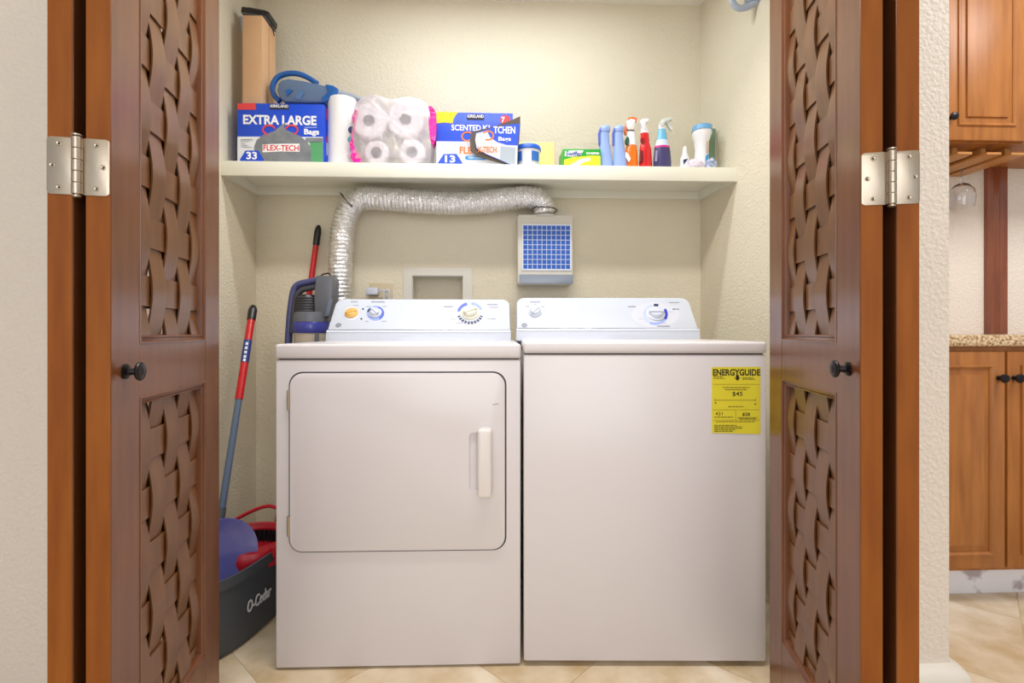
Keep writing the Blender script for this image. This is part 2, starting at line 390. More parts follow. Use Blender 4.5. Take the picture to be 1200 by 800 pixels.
    for k in range(5):
        z0 = zc - 0.0445 + k * 0.0178
        obj('knuckle', lathe(nb(), [(0.0066, z0 + 0.0003), (0.0072, z0 + 0.001), (0.0072, z0 + 0.0168), (0.0066, z0 + 0.0175)], Matrix.Translation((-0.006, Y(ym), 0)), 16), STEEL, h, local=True)
    obj('hinge_pin', lathe(nb(), [(0.0035, zc - 0.050), (0.006, zc - 0.0485), (0.006, zc - 0.046), (0.004, zc - 0.045), (0.004, zc + 0.045), (0.0072, zc + 0.046), (0.0072, zc + 0.0485), (0.004, zc + 0.0497)], Matrix.Translation((-0.006, Y(ym), 0)), 16), STEEL, h, local=True)
    for side in (0, 1):
        c = -(TH_ / 2 + 0.001) if side == 0 else -(1.5 * TH_ + gap)
        q = 0.009 if side == 0 else -0.009
        for dz, dq in ((0.034, 0), (0, q), (-0.034, 0)):
            sc = lathe(nb(), [(0.0040, 0), (0.0040, 0.0006), (0.0032, 0.0010), (0.0016, 0.0003), (0.0, 0.0003)], axisM((-0.0030, Y(c + dq), zc + dz), (-1, 0, 0)), 14)
            so_ = obj('screw', sc, STEEL, h, local=True)
            box(b_ := nb(), -0.0004, -0.0013, -0.0005, 0.0004, 0.0013, 0.0005, M=Matrix.Translation((-0.0034, Y(c + dq), zc + dz)))
            box(b_, -0.0004, -0.0005, -0.0013, 0.0004, 0.0005, 0.0013, M=Matrix.Translation((-0.0034, Y(c + dq), zc + dz)))
            obj('screw_slot', b_, DARK, h, local=True)
    # knob on the near stile
    kb = [(0.0, 0.0), (0.0125, 0.0), (0.0125, 0.003), (0.0065, 0.006), (0.0058, 0.016), (0.0085, 0.0185), (0.0150, 0.020), (0.0158, 0.0225), (0.0150, 0.0245), (0.0125, 0.0262), (0.011, 0.0262), (0.006, 0.0285), (0, 0.029)]
    kx = 0.040
    obj('door_knob', lathe(nb(), kb, axisM((kx, 0, 0.8825), (0, s, 0)), 24), BRONZE, root, local=True)
    # the photo-side edge strip keeps the raw orange tone of the door edge
    return root
bifold(1, (-0.601, 0.823, 0), (-0.6757, 1.282, 0), -1, 0.017, 'left pair of folded brown bifold door leaves with woven slat panels', 'left')
bifold(2, (0.6245, 0.8326, 0), (0.720, 1.282, 0), 1, 0.020, 'right pair of folded brown bifold door leaves with woven slat panels', 'right')
# ================================================================== DRYER
BLUEP = sol('print_blue', (84, 104, 200)); NAVY = sol('print_navy', (40, 52, 96)); PGREY = sol('print_grey', (150, 154, 170)); PPALE = sol('print_pale', (212, 214, 222))
BLUEL = sol('print_lightblue', (150, 168, 228))
def machine(name, label, loc, rz, Wd, z0, ztop, seam, dryer):
    t = thing(name, label, 'washing machine' if not dryer else 'dryer', loc, rz)
    R = Matrix.Translation(Vector(loc)) @ Matrix.Rotation(rz, 4, 'Z'); cs = -0.013 if dryer else -0.022
    def LB(*a, **k): return box(nb(), *a, M=R, **k)
    xd = R.to_3x3() @ Vector((1, 0, 0)); yd = R.to_3x3() @ Vector((0, 1, 0))
    D = 0.655
    obj('cabinet', LB(0, 0.004, z0, Wd, D, seam - 0.003, bev=0.006), WHITE, t)
    obj('top_panel', LB(-0.001, 0, seam, Wd + 0.001, D, ztop, bev=0.008, seg=3), WHITE, t)
    obj('seam', LB(0.006, 0.012, seam - 0.006, Wd - 0.006, D - 0.01, seam + 0.004), DARK, t)
    for fx in (0.04, Wd - 0.07):
        for fy in (0.03, D - 0.06): obj('foot', LB(fx, fy, 0, fx + 0.03, fy + 0.03, z0 + 0.01), BLACK, t)
    # console: lower apron and leaning face
    A = Plane(R @ Vector((cs, 0.438, ztop - 0.006)), xd, (yd * 0.012 + Vector((0, 0, 0.047))))
    con = obj('console', prism(nb(), A, rrect(0.003, 0, Wd - 0.003, 0.046, 0, rr=(0.006, 0.006, 0, 0)), -0.14, 0, bev=0.004), WHITEP, t)
    F = Plane(R @ Vector((cs, 0.451, ztop + 0.034)), xd, (yd * 0.118 + Vector((0, 0, 0.131))))
    H = 0.176
    b = prism(nb(), F, rrect(0.004, 0, Wd - 0.004, H, 0.03, n=6, rr=(0.034, 0.034, 0.004, 0.004)), -0.06, 0, bev=0.010)
    face = obj('console_face', b, WHITEP, t)
    obj('console_ridge', prism(nb(), F, rrect(0.004, -0.006, Wd - 0.004, 0.006, 0.003), -0.02, 0.003, bev=0.002), WHITEP, con)
    return t, R, xd, yd, F, face
def knob(F, px, py, rpx, m, parent, ridge=True, ring=None, name='knob', ang=60, h=0.016):
    a, b = F.ab(px, py); k = mpp(px, 1.97); r = rpx * k
    M = axisM(F.pt(a, b, 0.0005), F.n)
    o = obj(name, lathe(nb(), [(r, 0), (r, 0.004), (r * 0.92, 0.006), (r * 0.80, 0.007), (r * 0.74, h * 0.8), (r * 0.6, h), (0, h)], M, 28), m, parent)
    if ridge:
        ca, sa = math.cos(math.radians(ang)), math.sin(math.radians(ang))
        G = Plane(F.pt(a, b, h * 0.7), F.x * ca + F.u * sa, F.u * ca - F.x * sa)
        obj('grip', prism(nb(), G, rrect(-r * 0.78, -r * 0.24, r * 0.78, r * 0.24, r * 0.1, n=3), 0, h * 0.6, bev=r * 0.08), m, o)
    return o
def bars(F, parent, rects, m, name='print'):
    b = nb()
    for x0, y0, x1, y1 in rects: pxprism(b, F, [(x0, y0), (x1, y0), (x1, y1), (x0, y1)], 0.0003, 0.0006)
    o = obj(name, b, m, parent); o['kind'] = 'stuff'; return o
def emblem(F, px, py, parent):
    a, b = F.ab(px, py); r = 0.0105; pl = Plane(F.pt(a, b), F.x, F.u)
    o = obj('emblem', prism(nb(), pl, ell(0, 0, r, r), 0.0002, 0.001), NAVY, parent)
    obj('emblem_ring', ring_prism(nb(), pl, ell(0, 0, r * 0.86, r * 0.86), ell(0, 0, r * 0.74, r * 0.74), 0.001, 0.0013), PPALE, o)
    obj('lettering', text_bm('GE', pl, -r * 0.5, -r * 0.42, r * 0.5, r * 0.42, 0.001, bold=0.01), PPALE, o, fix=False)
dry, R, xd, yd, F, face = machine('dryer', 'white front-loading clothes dryer with square door, left of the washer', (-0.604, 1.433, 0), math.radians(-0.7), 0.686, 0.006, 0.913, 0.872, True)
FD = Plane(R @ Vector((0, 0.004, 0)), xd, (0, 0, 1))
a0, b1 = FD.ab(338.6, 435.5); a1, b0 = FD.ab(593.5, 644.2)
obj('door_gap', prism(nb(), FD, rrect(a0, b0, a1, b1, 0.038, n=8), -0.002, 0.0006), sol('gap_grey', (70, 66, 74), 0.7), dry)
# door with a recess beside the handle
ra0, rb1 = FD.ab(550, 506); ra1, rb0 = FD.ab(572, 573)
dd = nb(); E = 0.0042
prism(dd, FD, rrect(a0 + E, b0 + E, a1 - E, b1 - E, 0.036, n=8), 0.0, 0.009, bev=0.004)
def carve(bm, cut):
    m1 = bpy.data.meshes.new('a'); bm.to_mesh(m1); bm.free(); m2 = bpy.data.meshes.new('b'); cut.to_mesh(m2); cut.free()
    o1 = bpy.data.objects.new('a', m1); o2 = bpy.data.objects.new('b', m2); C.objects.link(o1); C.objects.link(o2)
    md = o1.modifiers.new('x', 'BOOLEAN'); md.operation = 'DIFFERENCE'; md.solver = 'EXACT'; md.object = o2
    bpy.context.view_layer.update(); me = bpy.data.meshes.new_from_object(o1.evaluated_get(bpy.context.evaluated_depsgraph_get()))
    bpy.data.objects.remove(o1); bpy.data.objects.remove(o2); b = nb(); b.from_mesh(me); bpy.data.meshes.remove(me); return b
dd = carve(dd, prism(nb(), FD, rrect(ra0, rb0, ra1, rb1, 0.012, n=4), -0.02, 0.02))
dr = obj('door', dd, WHITE, dry)
obj('recess_pan', prism(nb(), FD, rrect(ra0 - 0.004, rb0 - 0.004, ra1 + 0.004, rb1 + 0.004, 0.012, n=4), 0.0008, 0.0016), WHITE, dr)
h0, k1 = FD.ab(560, 500.5); h1, k0 = FD.ab(576.5, 579)
hb = nb(); prism(hb, FD, rrect(h0, k0, h1, k1, 0.009, n=5), 0.009, 0.036, bev=0.007, seg=3)
obj('handle', hb, mat('white_handle', (230, 224, 222), 0.3), dr)
for y0, y1 in ((457, 480), (604, 627)):
    xa, za = FD.ab(339, y0); _, zb = FD.ab(339, y1)
    hgm = tube(nb(), [FD.pt(xa, za, 0.006), FD.pt(xa, zb, 0.006)], 0.0038, 10)
    for q in range(1, 4): tube(hgm, [FD.pt(xa, zb + (za - zb) * (q / 4) - 0.001, 0.006), FD.pt(xa, zb + (za - zb) * (q / 4) + 0.001, 0.006)], 0.0043, 10)
    obj('hinge', hgm, STEEL, dry)
ORN = sol('orange_knob', (226, 178, 96)); CREAM = sol('cream_knob', (226, 224, 204), 0.4)
FP = F
prt(FP, ell(412, 367, 9, 8.5), PPALE, face); knob(FP, 412, 367, 7.6, ORN, dry, ang=12, name='start_knob', h=0.012)
prt(FP, ell(440, 367, 10.5, 8.8), BLUEL, face); prt(FP, arcband(440, 367, 10, 8.4, 2.6, -70, 60), BLUEP, face, 0.0007); prt(FP, arcband(440, 367, 10, 8.4, 2.6, 190, 225), NAVY, face, 0.0007)
knob(FP, 440, 367, 7.4, WHITEP, dry, ang=135)
prt(FP, ell(551, 368, 28, 13.5, 32), sol('dial_grey', (206, 208, 220)), face)
prt(FP, arcband(551, 367, 15.5, 13, 3.4, 15, 165, 16), NAVY, face, 0.0007); prt(FP, arcband(551, 367, 15.5, 13, 3.4, 190, 255, 8), BLUEP, face, 0.0007); prt(FP, arcband(551, 367, 15.5, 13, 3.4, 275, 340, 8), BLUEL, face, 0.0007)
tk = nb()
for k in range(9):
    a = math.radians(25 + 16 * k)
    pxprism(tk, FP, [(551 + 12 * math.cos(a - .03), 367 + 10 * math.sin(a - .03)), (551 + 16 * math.cos(a - .03), 367 + 13.4 * math.sin(a - .03)), (551 + 16 * math.cos(a + .03), 367 + 13.4 * math.sin(a + .03)), (551 + 12 * math.cos(a + .03), 367 + 10 * math.sin(a + .03))], 0.001, 0.0013)
obj('tick_marks', tk, PPALE, face)['kind'] = 'stuff'
knob(FP, 551, 367, 10.2, CREAM, dry, ang=25, name='timer_dial', h=0.02)
for q in ((425.5, 362), (423.5, 373.5)): prt(FP, ell(q[0], q[1], 1.2, 1.1, 10), NAVY, face)
bars(FP, face, [(411, 353, 419, 354), (435, 353, 451, 354.4), (414, 357.5, 420, 358.2), (429, 358.8, 434, 359.6), (448, 358.8, 453, 359.6), (428, 376, 432, 376.8), (447, 376, 453, 376.8), (520, 358.6, 531, 360), (571, 356, 583, 357.4), (573, 359.5, 584, 360.4), (570, 373, 581, 374), (527, 373.5, 535, 374.2), (535, 378, 549, 378.8)], PGREY)
emblem(FP, 396.5, 381, dry)
obj('wear_mark', prism(nb(), FD, [FD.ab(x, y) for x, y in ((577, 473), (584, 471.8), (584.5, 472.8), (577, 474))], 0.009, 0.0092), PGREY, dr)
# ================================================================== WASHER
wsh, R2, xd2, yd2, F2, face2 = machine('washing_machine', 'white top-loading washing machine with a yellow energy sticker on its front', (0.090, 1.423, 0), math.radians(-2.5), 0.686, 0.015, 0.919, 0.886, False)
FW = Plane(R2 @ Vector((0, 0.004, 0)), xd2, (0, 0, 1))
knob(F2, 627, 366, 7.4, WHITEP, wsh, ang=50)
prt(F2, ell(768, 369, 28.5, 15, 32), sol('dial_grey', (206, 208, 220)), face2)
prt(F2, arcband(768, 368.5, 14.6, 12.4, 3, 20, 120, 12), BLUEL, face2, 0.0007); prt(F2, arcband(768, 368.5, 14.6, 12.4, 3.8, -35, 30, 12), sol('print_deepblue', (44, 56, 190)), face2, 0.0009)
prt(F2, arcband(768, 368.5, 14.6, 12.4, 3, 125, 250, 12), sol('print_softblue', (186, 198, 236)), face2, 0.0007); prt(F2, arcband(768, 368.5, 14.6, 12.4, 3, 262, 285, 5), NAVY, face2, 0.0009)
knob(F2, 768, 368, 10.6, WHITEP, wsh, ang=0, name='cycle_dial', h=0.02)
bars(F2, face2, [(621, 353, 633, 354.4), (616, 358.6, 620, 359.4), (634, 358.8, 638, 359.6), (626, 356.4, 629, 357), (736, 358.6, 745, 360), (788, 361.5, 796, 363), (784, 354, 796, 355), (770, 381.5, 785, 383), (748, 366, 752, 366.7), (749, 373, 753, 373.7), (784, 365, 787, 365.7), (777, 378.4, 781, 379)], PGREY)
emblem(F2, 614.5, 381, wsh)
# energy sticker
YEL = sol('sticker_yellow', (232, 218, 52), 0.55, bump=0.05, bscale=40); INK = sol('black_ink', (48, 44, 34))
stk = obj('energy_sticker', pxprism(nb(), FW, [(834, 430), (891, 429.5), (891, 508.5), (834, 507)], 0.0003, 0.0009), YEL, wsh)
stk['label'] = 'yellow energy rating sticker'
def S(x, y): return (820 + x / 8, 420 + y / 8)
def stx(s, x0, y0, x1, y1, bold=0.0, nm='lettering'): return txt(s, FW, (*S(x0, y0), *S(x1, y1)), INK, stk, 0.0009, bold, nm)
stx('ENERGYGUIDE', 122, 98, 566, 160, 0.03); 
prt(FW, [S(338, 155), S(366, 155), S(366, 180), S(380, 178), S(352, 208), S(325, 180), S(338, 180)], INK, stk, 0.001, 'arrow')
stx('$45', 305, 310, 400, 355, 0.004); stx('421', 145, 500, 212, 530, 0.0); stx('$28', 398, 506, 468, 540, 0.012)
rows = [(128, 166, 215), (128, 182, 235), (400, 178, 500), (400, 190, 525), (215, 268, 470), (235, 288, 440), (265, 446, 415), (135, 545, 312), (355, 550, 538), (370, 563, 528), (150, 588, 520), (135, 622, 345), (135, 636, 398), (135, 650, 398), (135, 664, 330), (135, 678, 315)]
b = nb()
for x, y, x2 in rows:
    xx = x
    while xx < x2 - 4:
        wl = min(random.uniform(14, 42), x2 - xx)
        pxprism(b, FW, [S(xx, y), S(xx + wl, y), S(xx + wl, y + 6), S(xx, y + 6)], 0.0009, 0.0012); xx += wl + 6
for x0, y0, x1, y1 in ((140, 388, 525, 391), (140, 372, 143, 402), (522, 372, 525, 402), (140, 410, 155, 420), (512, 420, 528, 430), (120, 240, 560, 242), (120, 478, 560, 480), (120, 575, 560, 577), (335, 480, 337, 575)): pxprism(b, FW, [S(x0, y0), S(x1, y0), S(x1, y1), S(x0, y1)], 0.0009, 0.0012)
obj('small_print', b, INK, stk)['kind'] = 'stuff'
# ================================================================== HOSE AND LINT BOX
YH = 2.16
hp_ = [(398, 460), (398, 380), (398, 340), (399.5, 300), (402, 268), (409, 245), (424, 233), (450, 233), (490, 236), (525, 238), (560, 237), (592, 233), (615, 231), (630, 233.5), (637, 241), (638, 252)]
path = smoothpath([W(x, y, YH) for x, y in hp_], 26)
# even steps
acc = [0]
for i in range(1, len(path)): acc.append(acc[-1] + (path[i] - path[i - 1]).length)
tot = acc[-1]; step = 0.0032; even = []; j = 0; s_ = 0
while s_ < tot:
    while acc[j + 1] < s_: j += 1
    even.append(path[j].lerp(path[j + 1], (s_ - acc[j]) / (acc[j + 1] - acc[j]))); s_ += step
b = bmesh.new(); rings = []; px_ = None; n = 40
ties = [(tot * 0, 0)]
for i, p in enumerate(even):
    d = (even[min(i + 2, len(even) - 1)] - even[max(i - 2, 0)]).normalized()
    if px_ is None: px_, py_ = frame_of(d)
    else: px_ = (px_ - d * px_.dot(d)).normalized(); py_ = d.cross(px_)
    ring = []
    for k in range(n):
        a = 2 * PI * k / n; sp = i * step * 2 * PI / 0.0165 - a
        r = 0.0475 + 0.0028 * math.sin(sp) + random.uniform(-0.0015, 0.0015) + 0.0012 * math.sin(5 * a + i * 0.31)
        if len(even) - i < 7: r *= 0.92
        ring.append(b.verts.new(p + (px_ * math.cos(a) + py_ * math.sin(a)) * r))
    rings.append(ring)
for i in range(len(rings) - 1):
    for k in range(n): b.faces.new((rings[i][k], rings[i][(k + 1) % n], rings[i + 1][(k + 1) % n], rings[i + 1][k]))
hs = thing('vent_hose', 'ribbed silver foil vent hose looping from the dryer to the lint box', 'hose', even[0])
o = obj('foil_tube', b, FOIL, hs, sharp=80)
ZT = sol('zip_tie', (24, 24, 26), 0.4)
def tie(cx, cy, dirv):
    c = W(cx, cy, YH); d = Vector(dirv).normalized(); x, y = frame_of(d); 
    obj('zip_tie', tube(nb(), [c + (x * math.cos(2 * PI * k / 28) + y * math.sin(2 * PI * k / 28)) * 0.0545 for k in range(29)], 0.0020, 6), ZT, hs)
tie(409.5, 238, (0.72, 0, 0.62)); tie(638, 246, (0.05, 0, 1))
lb = thing('lint_box', 'off-white plastic lint trap box with blue grid window, on the wall below the hose', 'lint trap', W(640, 292, YB))
YLF = 2.148; PL = PY(YLF)
a0, b1 = PL.ab(606.5, 251); a1, b0 = PL.ab(671.5, 333.5)
b = nb(); prism(b, PL, rrect(a0, b0, a1, b1, 0.012, n=4), -(YB - YLF), 0, bev=0.006)
obj('housing', b, OFFW, lb)
cxp = W(638, 250, YH)
obj('hose_collar', lathe(nb(), [(0.052, -0.004), (0.052, 0.006), (0.046, 0.008), (0.046, 0.018)], Matrix.Translation((cxp.x, YH + 0.024, b1 - 0.003 )), 28), OFFW, lb)
w0, w3 = PL.ab(611.5, 262.5); w1, w2 = PL.ab(669.5, 317)
fr = obj('window_frame', ring_prism(nb(), PL, rrect(w0, w2, w1, w3, 0.003, n=2), rrect(w0 + 0.006, w2 + 0.006, w1 - 0.006, w3 - 0.006, 0.002, n=2), -0.001, 0.005), WHITEP, lb)
obj('filter_panel', prism(nb(), PL, rrect(w0 + 0.003, w2 + 0.003, w1 - 0.003, w3 - 0.003, 0.002, n=2), 0, 0.0015), sol('filter_blue', (28, 92, 190), 0.5), lb)
g = nb(); ia, ib, ic, id_ = w0 + 0.005, w1 - 0.005, w2 + 0.005, w3 - 0.005
for k in range(11):
    x = ia + (ib - ia) * k / 10; prism(g, PL, [(x - 0.0013, ic), (x + 0.0013, ic), (x + 0.0013, id_), (x - 0.0013, id_)], 0.001, 0.004)
for k in range(10):
    z = ic + (id_ - ic) * k / 9; prism(g, PL, [(ia, z - 0.0013), (ib, z - 0.0013), (ib, z + 0.0013), (ia, z + 0.0013)], 0.001, 0.0042)
obj('grid', g, sol('grid_white', (200, 212, 236)), fr)
d0, d3 = PL.ab(608.5, 321.5); d1, d2 = PL.ab(671.5, 332.5)
obj('drawer', prism(nb(), PL, rrect(d0, d2, d1, d3, 0.003, n=2), 0, 0.004, bev=0.001), sol('drawer_grey', (140, 150, 166), 0.25), lb)
# ================================================================== WASHER OUTLET BOX, SOCKET
PB = PY(YB)
o0, o1 = PB.ab(473, 313.5); o2, o3 = PB.ab(553.5, 366)
ob = thing('outlet_box', 'white recessed washer supply box in the back wall, under the hose', 'supply box', W(513, 340, YB))
obj('box_frame', ring_prism(nb(), PB, rrect(o0, o3 - 0.06, o2, o1, 0.003, n=2), rrect(hx0, hz0, hx1, hz1, 0.001, n=2), 0, 0.008), OFFW, ob)
obj('box_liner', ring_prism(nb(), PB, rrect(hx0 + 0.0004, hz0, hx1 - 0.0004, hz1 - 0.0004, 0.001, n=2), rrect(hx0 + 0.003, hz0 + 0.003, hx1 - 0.003, hz1 - 0.003, 0.001, n=2), -0.084, 0.004), OFFW, ob)
so = thing('wall_socket', 'beige wall socket with a white plug, between hose and supply box', 'socket', W(448, 340, YB))
a0, b1 = PB.ab(433, 331.5); a1, b0 = PB.ab(460, 365)
obj('cover_plate', prism(nb(), PB, rrect(a0, b0, a1, b1, 0.004, n=3), 0, 0.006, bev=0.002), sol('beige_plastic', (206, 190, 160)), so)
a0, b1 = PB.ab(431.5, 337.5); a1, b0 = PB.ab(445, 346)
obj('plug', prism(nb(), PB, rrect(a0, b0, a1, b1, 0.006, n=3), 0.006, 0.045, bev=0.004), WHITEP, so)
cd = nb()
for xx, r in ((449, 0.0035), (455, 0.0045)): tube(cd, smoothpath([W(xx - 5, 342, YB - 0.03), W(xx, 340, YB - 0.035), W(xx + 1, 348, YB - 0.03), W(xx, 372, YB - 0.02)], 6), r, 8)
obj('cord', cd, WHITEP, so)
# ================================================================== STICK VACUUM AND POLES
YV = 2.06; PV = PY(YV)
vc = thing('stick_vacuum', 'grey and purple cordless stick vacuum standing behind the dryer, left of the hose', 'vacuum', (W(362, 400, YV).x, YV, 0))
hd = tube(nb(), smoothpath([W(x, y, YV) for x, y in ((337.5, 430), (338, 402), (339, 385), (341, 362), (344.5, 341), (350, 333.5), (362, 330.5), (378, 327))], 6), 0.0175, 12, sq=0.8)
obj('handle', hd, PURP, vc)
obj('grip', tube(nb(), smoothpath([W(x, y, YV - 0.008) for x, y in ((342, 390), (343.5, 372), (346.5, 350), (353, 340.5), (363, 337.5), (375, 335))], 6), 0.0115, 10), sol('grip_grey', (60, 60, 68)), vc)
obj('motor_housing', pxprism(nb(), PV, [(374, 323.5), (391, 324), (393, 330), (392, 352), (388, 372), (372, 372), (371, 350), (372.5, 330)], -0.05, 0.035, bev=0.008), GREYP, vc)
obj('top_latch', tube(nb(), smoothpath([W(x, y, YV - 0.02) for x, y in ((374, 326), (378, 321.5), (386, 320.5), (387, 325))], 5), 0.003, 8), BLACK, vc)
cy = lathe_px(360, YV, [(345, 7), (346, 10.5), (350, 12.5), (367, 14)], n=28)
cyo = obj('cyclone', cy, BLACK, vc)
rb = nb()
for yy in range(349, 367, 3):
    k = mpp(360, YV); c = W(360, yy, YV); rr = (12.9 + (yy - 349) * 0.07) * k
    tube(rb, [c + Vector((math.cos(2 * PI * q / 24) * rr, math.sin(2 * PI * q / 24) * rr, 0)) for q in range(25)], 0.0018, 6)
obj('vent_ribs', rb, sol('rib_black', (74, 74, 82)), cyo)
obj('collar', lathe_px(365, YV, [(365.5, 17), (366.5, 19), (370, 20), (377, 20.5)], n=32), GREYP, vc)
obj('purple_band', lathe_px(365, YV, [(377, 20), (378, 20.6), (389, 20.6), (390, 20)], n=32), sol('band_purple', (62, 66, 150), 0.2), vc)
obj('dust_cup', lathe_px(365, YV, [(390, 19.5), (392, 19), (430, 18), (436, 14)], n=32), sol('cup_beige', (196, 184, 168), 0.15), vc)
obj('cup_latch', pxprism(nb(), PY(YV - 0.068), [(369, 391), (374, 391), (374, 400), (369, 400)], 0, 0.004), GREYP, vc)
obj('trigger', tube(nb(), smoothpath([W(x, y, YV - 0.03) for x, y in ((385, 352), (380, 361), (374, 366), (371, 361))], 5), 0.004, 8), BLACK, vc)
obj('front_lever', pxprism(nb(), PY(YV - 0.036), [(386, 352), (391, 350), (386, 370), (381, 371)], 0, 0.012, bev=0.002), sol('steel_blue', (110, 118, 140), 0.3), vc)
p0 = W(346, 430, YV); obj('wand', tube(nb(), [(p0.x, YV, p0.z + 0.02), (p0.x, YV, 0.05)], 0.018, 14), GREYP, vc)
obj('floor_head', bx(p0.x - 0.12, YV - 0.05, 0.002, p0.x + 0.1, YV + 0.05, 0.06, bev=0.012), GREYP, vc)
RED = sol('red_enamel', (196, 26, 34), 0.3); REDD = sol('red_plastic', (188, 24, 44), 0.35)
def pole(name, label, top, bot, secs, cat='pole'):
    top = Vector(top); bot = Vector(bot); t = thing(name, label, cat, bot)
    for nm, f0, f1, r, m in secs:
        pts = [top.lerp(bot, f0), top.lerp(bot, f1)]
        if nm == 'tip': 
            obj(nm, tube(nb(), [top.lerp(bot, f0), top.lerp(bot, f0 + (f1 - f0) * 0.12), top.lerp(bot, f0 + (f1 - f0) * 0.35), top.lerp(bot, f1)], [r * 0.45, r * 0.8, r, r * 0.95], 16), m, t)
        else: obj(nm, tube(nb(), pts, r, 16), m, t)
    return t, top, bot
T1 = W(373.5, 264, 2.215); B1 = W(320, 648, 2.17); B1.z = 0.004
pole('broom', 'red broom pole with black tip standing behind the stick vacuum', T1, B1, [('tip', 0, 0.062, 0.0145, BLACK), ('shaft', 0.06, 1.0, 0.0118, RED)], 'broom')
T2 = W(297, 358, 2.02); B2 = W(253, 640, 1.66)
B2 = T2 + (B2 - T2) * 1.28
L2 = (B2 - T2).length
def f2(y):                                   # fraction along the pole where it crosses pixel row y
    lo, hi = 0.0, 1.0
    for _ in range(30):
        m_ = (lo + hi) / 2; p = T2.lerp(B2, m_); yy = HZ - (p.z - CH) / (p.x * math.sin(TH) + p.y * math.cos(TH)) * FPX
        if yy < y: lo = m_
        else: hi = m_
    return lo
mp_, _, _ = pole('mop', 'mop with a red and blue-grey pole leaning out of the bucket by the left wall', T2, B2, [('tip', 0, f2(375), 0.0165, BLACK), ('shaft', f2(374), f2(468), 0.0135, RED), ('sleeve', f2(399), f2(425), 0.0141, sol('sleeve_blue', (38, 58, 130))), ('lower_shaft', f2(467), 1.0, 0.0115, sol('steel_blue2', (92, 108, 132), 0.3)), ('clip', f2(595), f2(612), 0.0135, SLATE)], 'mop')
# small white marks on the pole sleeve
d2 = (B2 - T2).normalized(); sx = d2.cross(Vector((0, 1, 0))).normalized()
sl = nb()
for fy, hw in ((402, 5), (407, 4.2), (412, 5), (417, 4.2), (421, 3.5)):
    p = T2.lerp(B2, f2(fy)); p2 = T2.lerp(B2, f2(fy + 3.0))
    tube(sl, [p + Vector((0.001, -0.0042, 0)), p2 + Vector((0.001, -0.0042, 0))], 0.0105, 14)
obj('sleeve_marks', sl, sol('mark_white', (222, 226, 236)), mp_)
# ================================================================== BUCKET
BA = math.radians(-13); BC = Vector((-0.842, 1.655, 0))
bk = thing('mop_bucket', 'charcoal plastic mop bucket with white lettering, between door and dryer', 'bucket', BC, BA)
def sup(a, b_, z, n=40, e=3.2, fl=0.0):
    out = []
    for k in range(n):
        t = 2 * PI * k / n; c, s = math.cos(t), math.sin(t)
        out.append((a * abs(c) ** (2 / e) * (1 if c >= 0 else -1), b_ * abs(s) ** (2 / e) * (1 if s >= 0 else -1), z))
    return out
def loft(levels, close=True):
    b = bmesh.new(); R_ = [[b.verts.new(p) for p in l] for l in levels]; n = len(R_[0])
    for i in range(len(R_) - 1):
        for k in range(n): b.faces.new((R_[i][k], R_[i][(k + 1) % n], R_[i + 1][(k + 1) % n], R_[i + 1][k]))
    b.faces.new(R_[0])
    if close: b.faces.new(R_[-1][::-1])
    return b
HB = 0.243
lv = [sup(0.108, 0.185, 0.002), sup(0.118, 0.200, 0.02), sup(0.132, 0.232, HB - 0.032), sup(0.140, 0.240, HB - 0.030), sup(0.142, 0.242, HB), sup(0.134, 0.234, HB), sup(0.128, 0.226, HB - 0.04), sup(0.112, 0.19, 0.012)]
obj('tub', loft(lv), sol('charcoal_plastic', (74, 80, 88), 0.5, bump=0.05, bscale=300), bk, local=True)
# red wringer at the far end, black ribbed basket
wr = [sup(0.150, 0.145, HB - 0.02, e=2.6), sup(0.152, 0.148, HB + 0.006, e=2.6), sup(0.142, 0.14, HB + 0.030, e=2.5), sup(0.115, 0.115, HB + 0.036, e=2.2), sup(0.100, 0.100, HB + 0.022, e=2), sup(0.098, 0.098, HB - 0.02, e=2)]
wb = loft(wr, close=False); bmesh.ops.transform(wb, matrix=Matrix.Translation((0.0, 0.105, -0.026)), verts=wb.verts)
wo = obj('wringer', wb, REDD, bk, local=True)
bsk = lathe(nb(), [(0.094, HB + 0.018), (0.094, HB - 0.012), (0.080, HB - 0.06), (0.03, HB - 0.10)], Matrix.Translation((0, 0.105, -0.026)), 36, caps=False)
for k in range(36):
    a = 2 * PI * k / 36
    tube(bsk, [(0.088 * math.cos(a), 0.105 + 0.088 * math.sin(a), HB - 0.006), (0.076 * math.cos(a), 0.105 + 0.076 * math.sin(a), HB - 0.086)], 0.0032, 5)
obj('basket', bsk, BLACK, wo, local=True)
obj('carry_handle', tube(nb(), smoothpath([(-0.12, 0.14, HB + 0.01), (-0.10, 0.16, HB + 0.04), (0.0, 0.185, HB + 0.082), (0.09, 0.16, HB + 0.066), (0.14, 0.12, HB + 0.01)], 7), 0.0065, 10), REDD, bk, local=True)
obj('side_latch', bx(0.138, -0.02, HB - 0.022, 0.156, 0.05, HB + 0.014, bev=0.004), REDD, bk, local=True) if False else None
Rb = Matrix.Translation(BC) @ Matrix.Rotation(BA, 4, 'Z')
obj('side_latch', box(nb(), 0.128, 0.02, HB - 0.016, 0.150, 0.075, HB + 0.014, bev=0.005, M=Rb), REDD, bk)
# lettering on the long side that faces the dryer
bd = Rb.to_3x3() @ Vector((0, 1, 0)); bu = (Rb.to_3x3() @ Vector((0.066, 0, 1))).normalized()
PK = Plane(Rb @ Vector((0.1255, 0, 0.12)), bd, bu)
a0, _ = PK.ab(288, 720); a1, _ = PK.ab(316.5, 690); _, zt = PK.ab(302, 694.5); _, zb = PK.ab(302, 708)
obj('lettering', text_bm('O-Cedar', PK, a0, zb, a1, zt, 0.0035, th=0.002, bold=0.01), sol('letter_white', (226, 226, 228)), bk, fix=False)
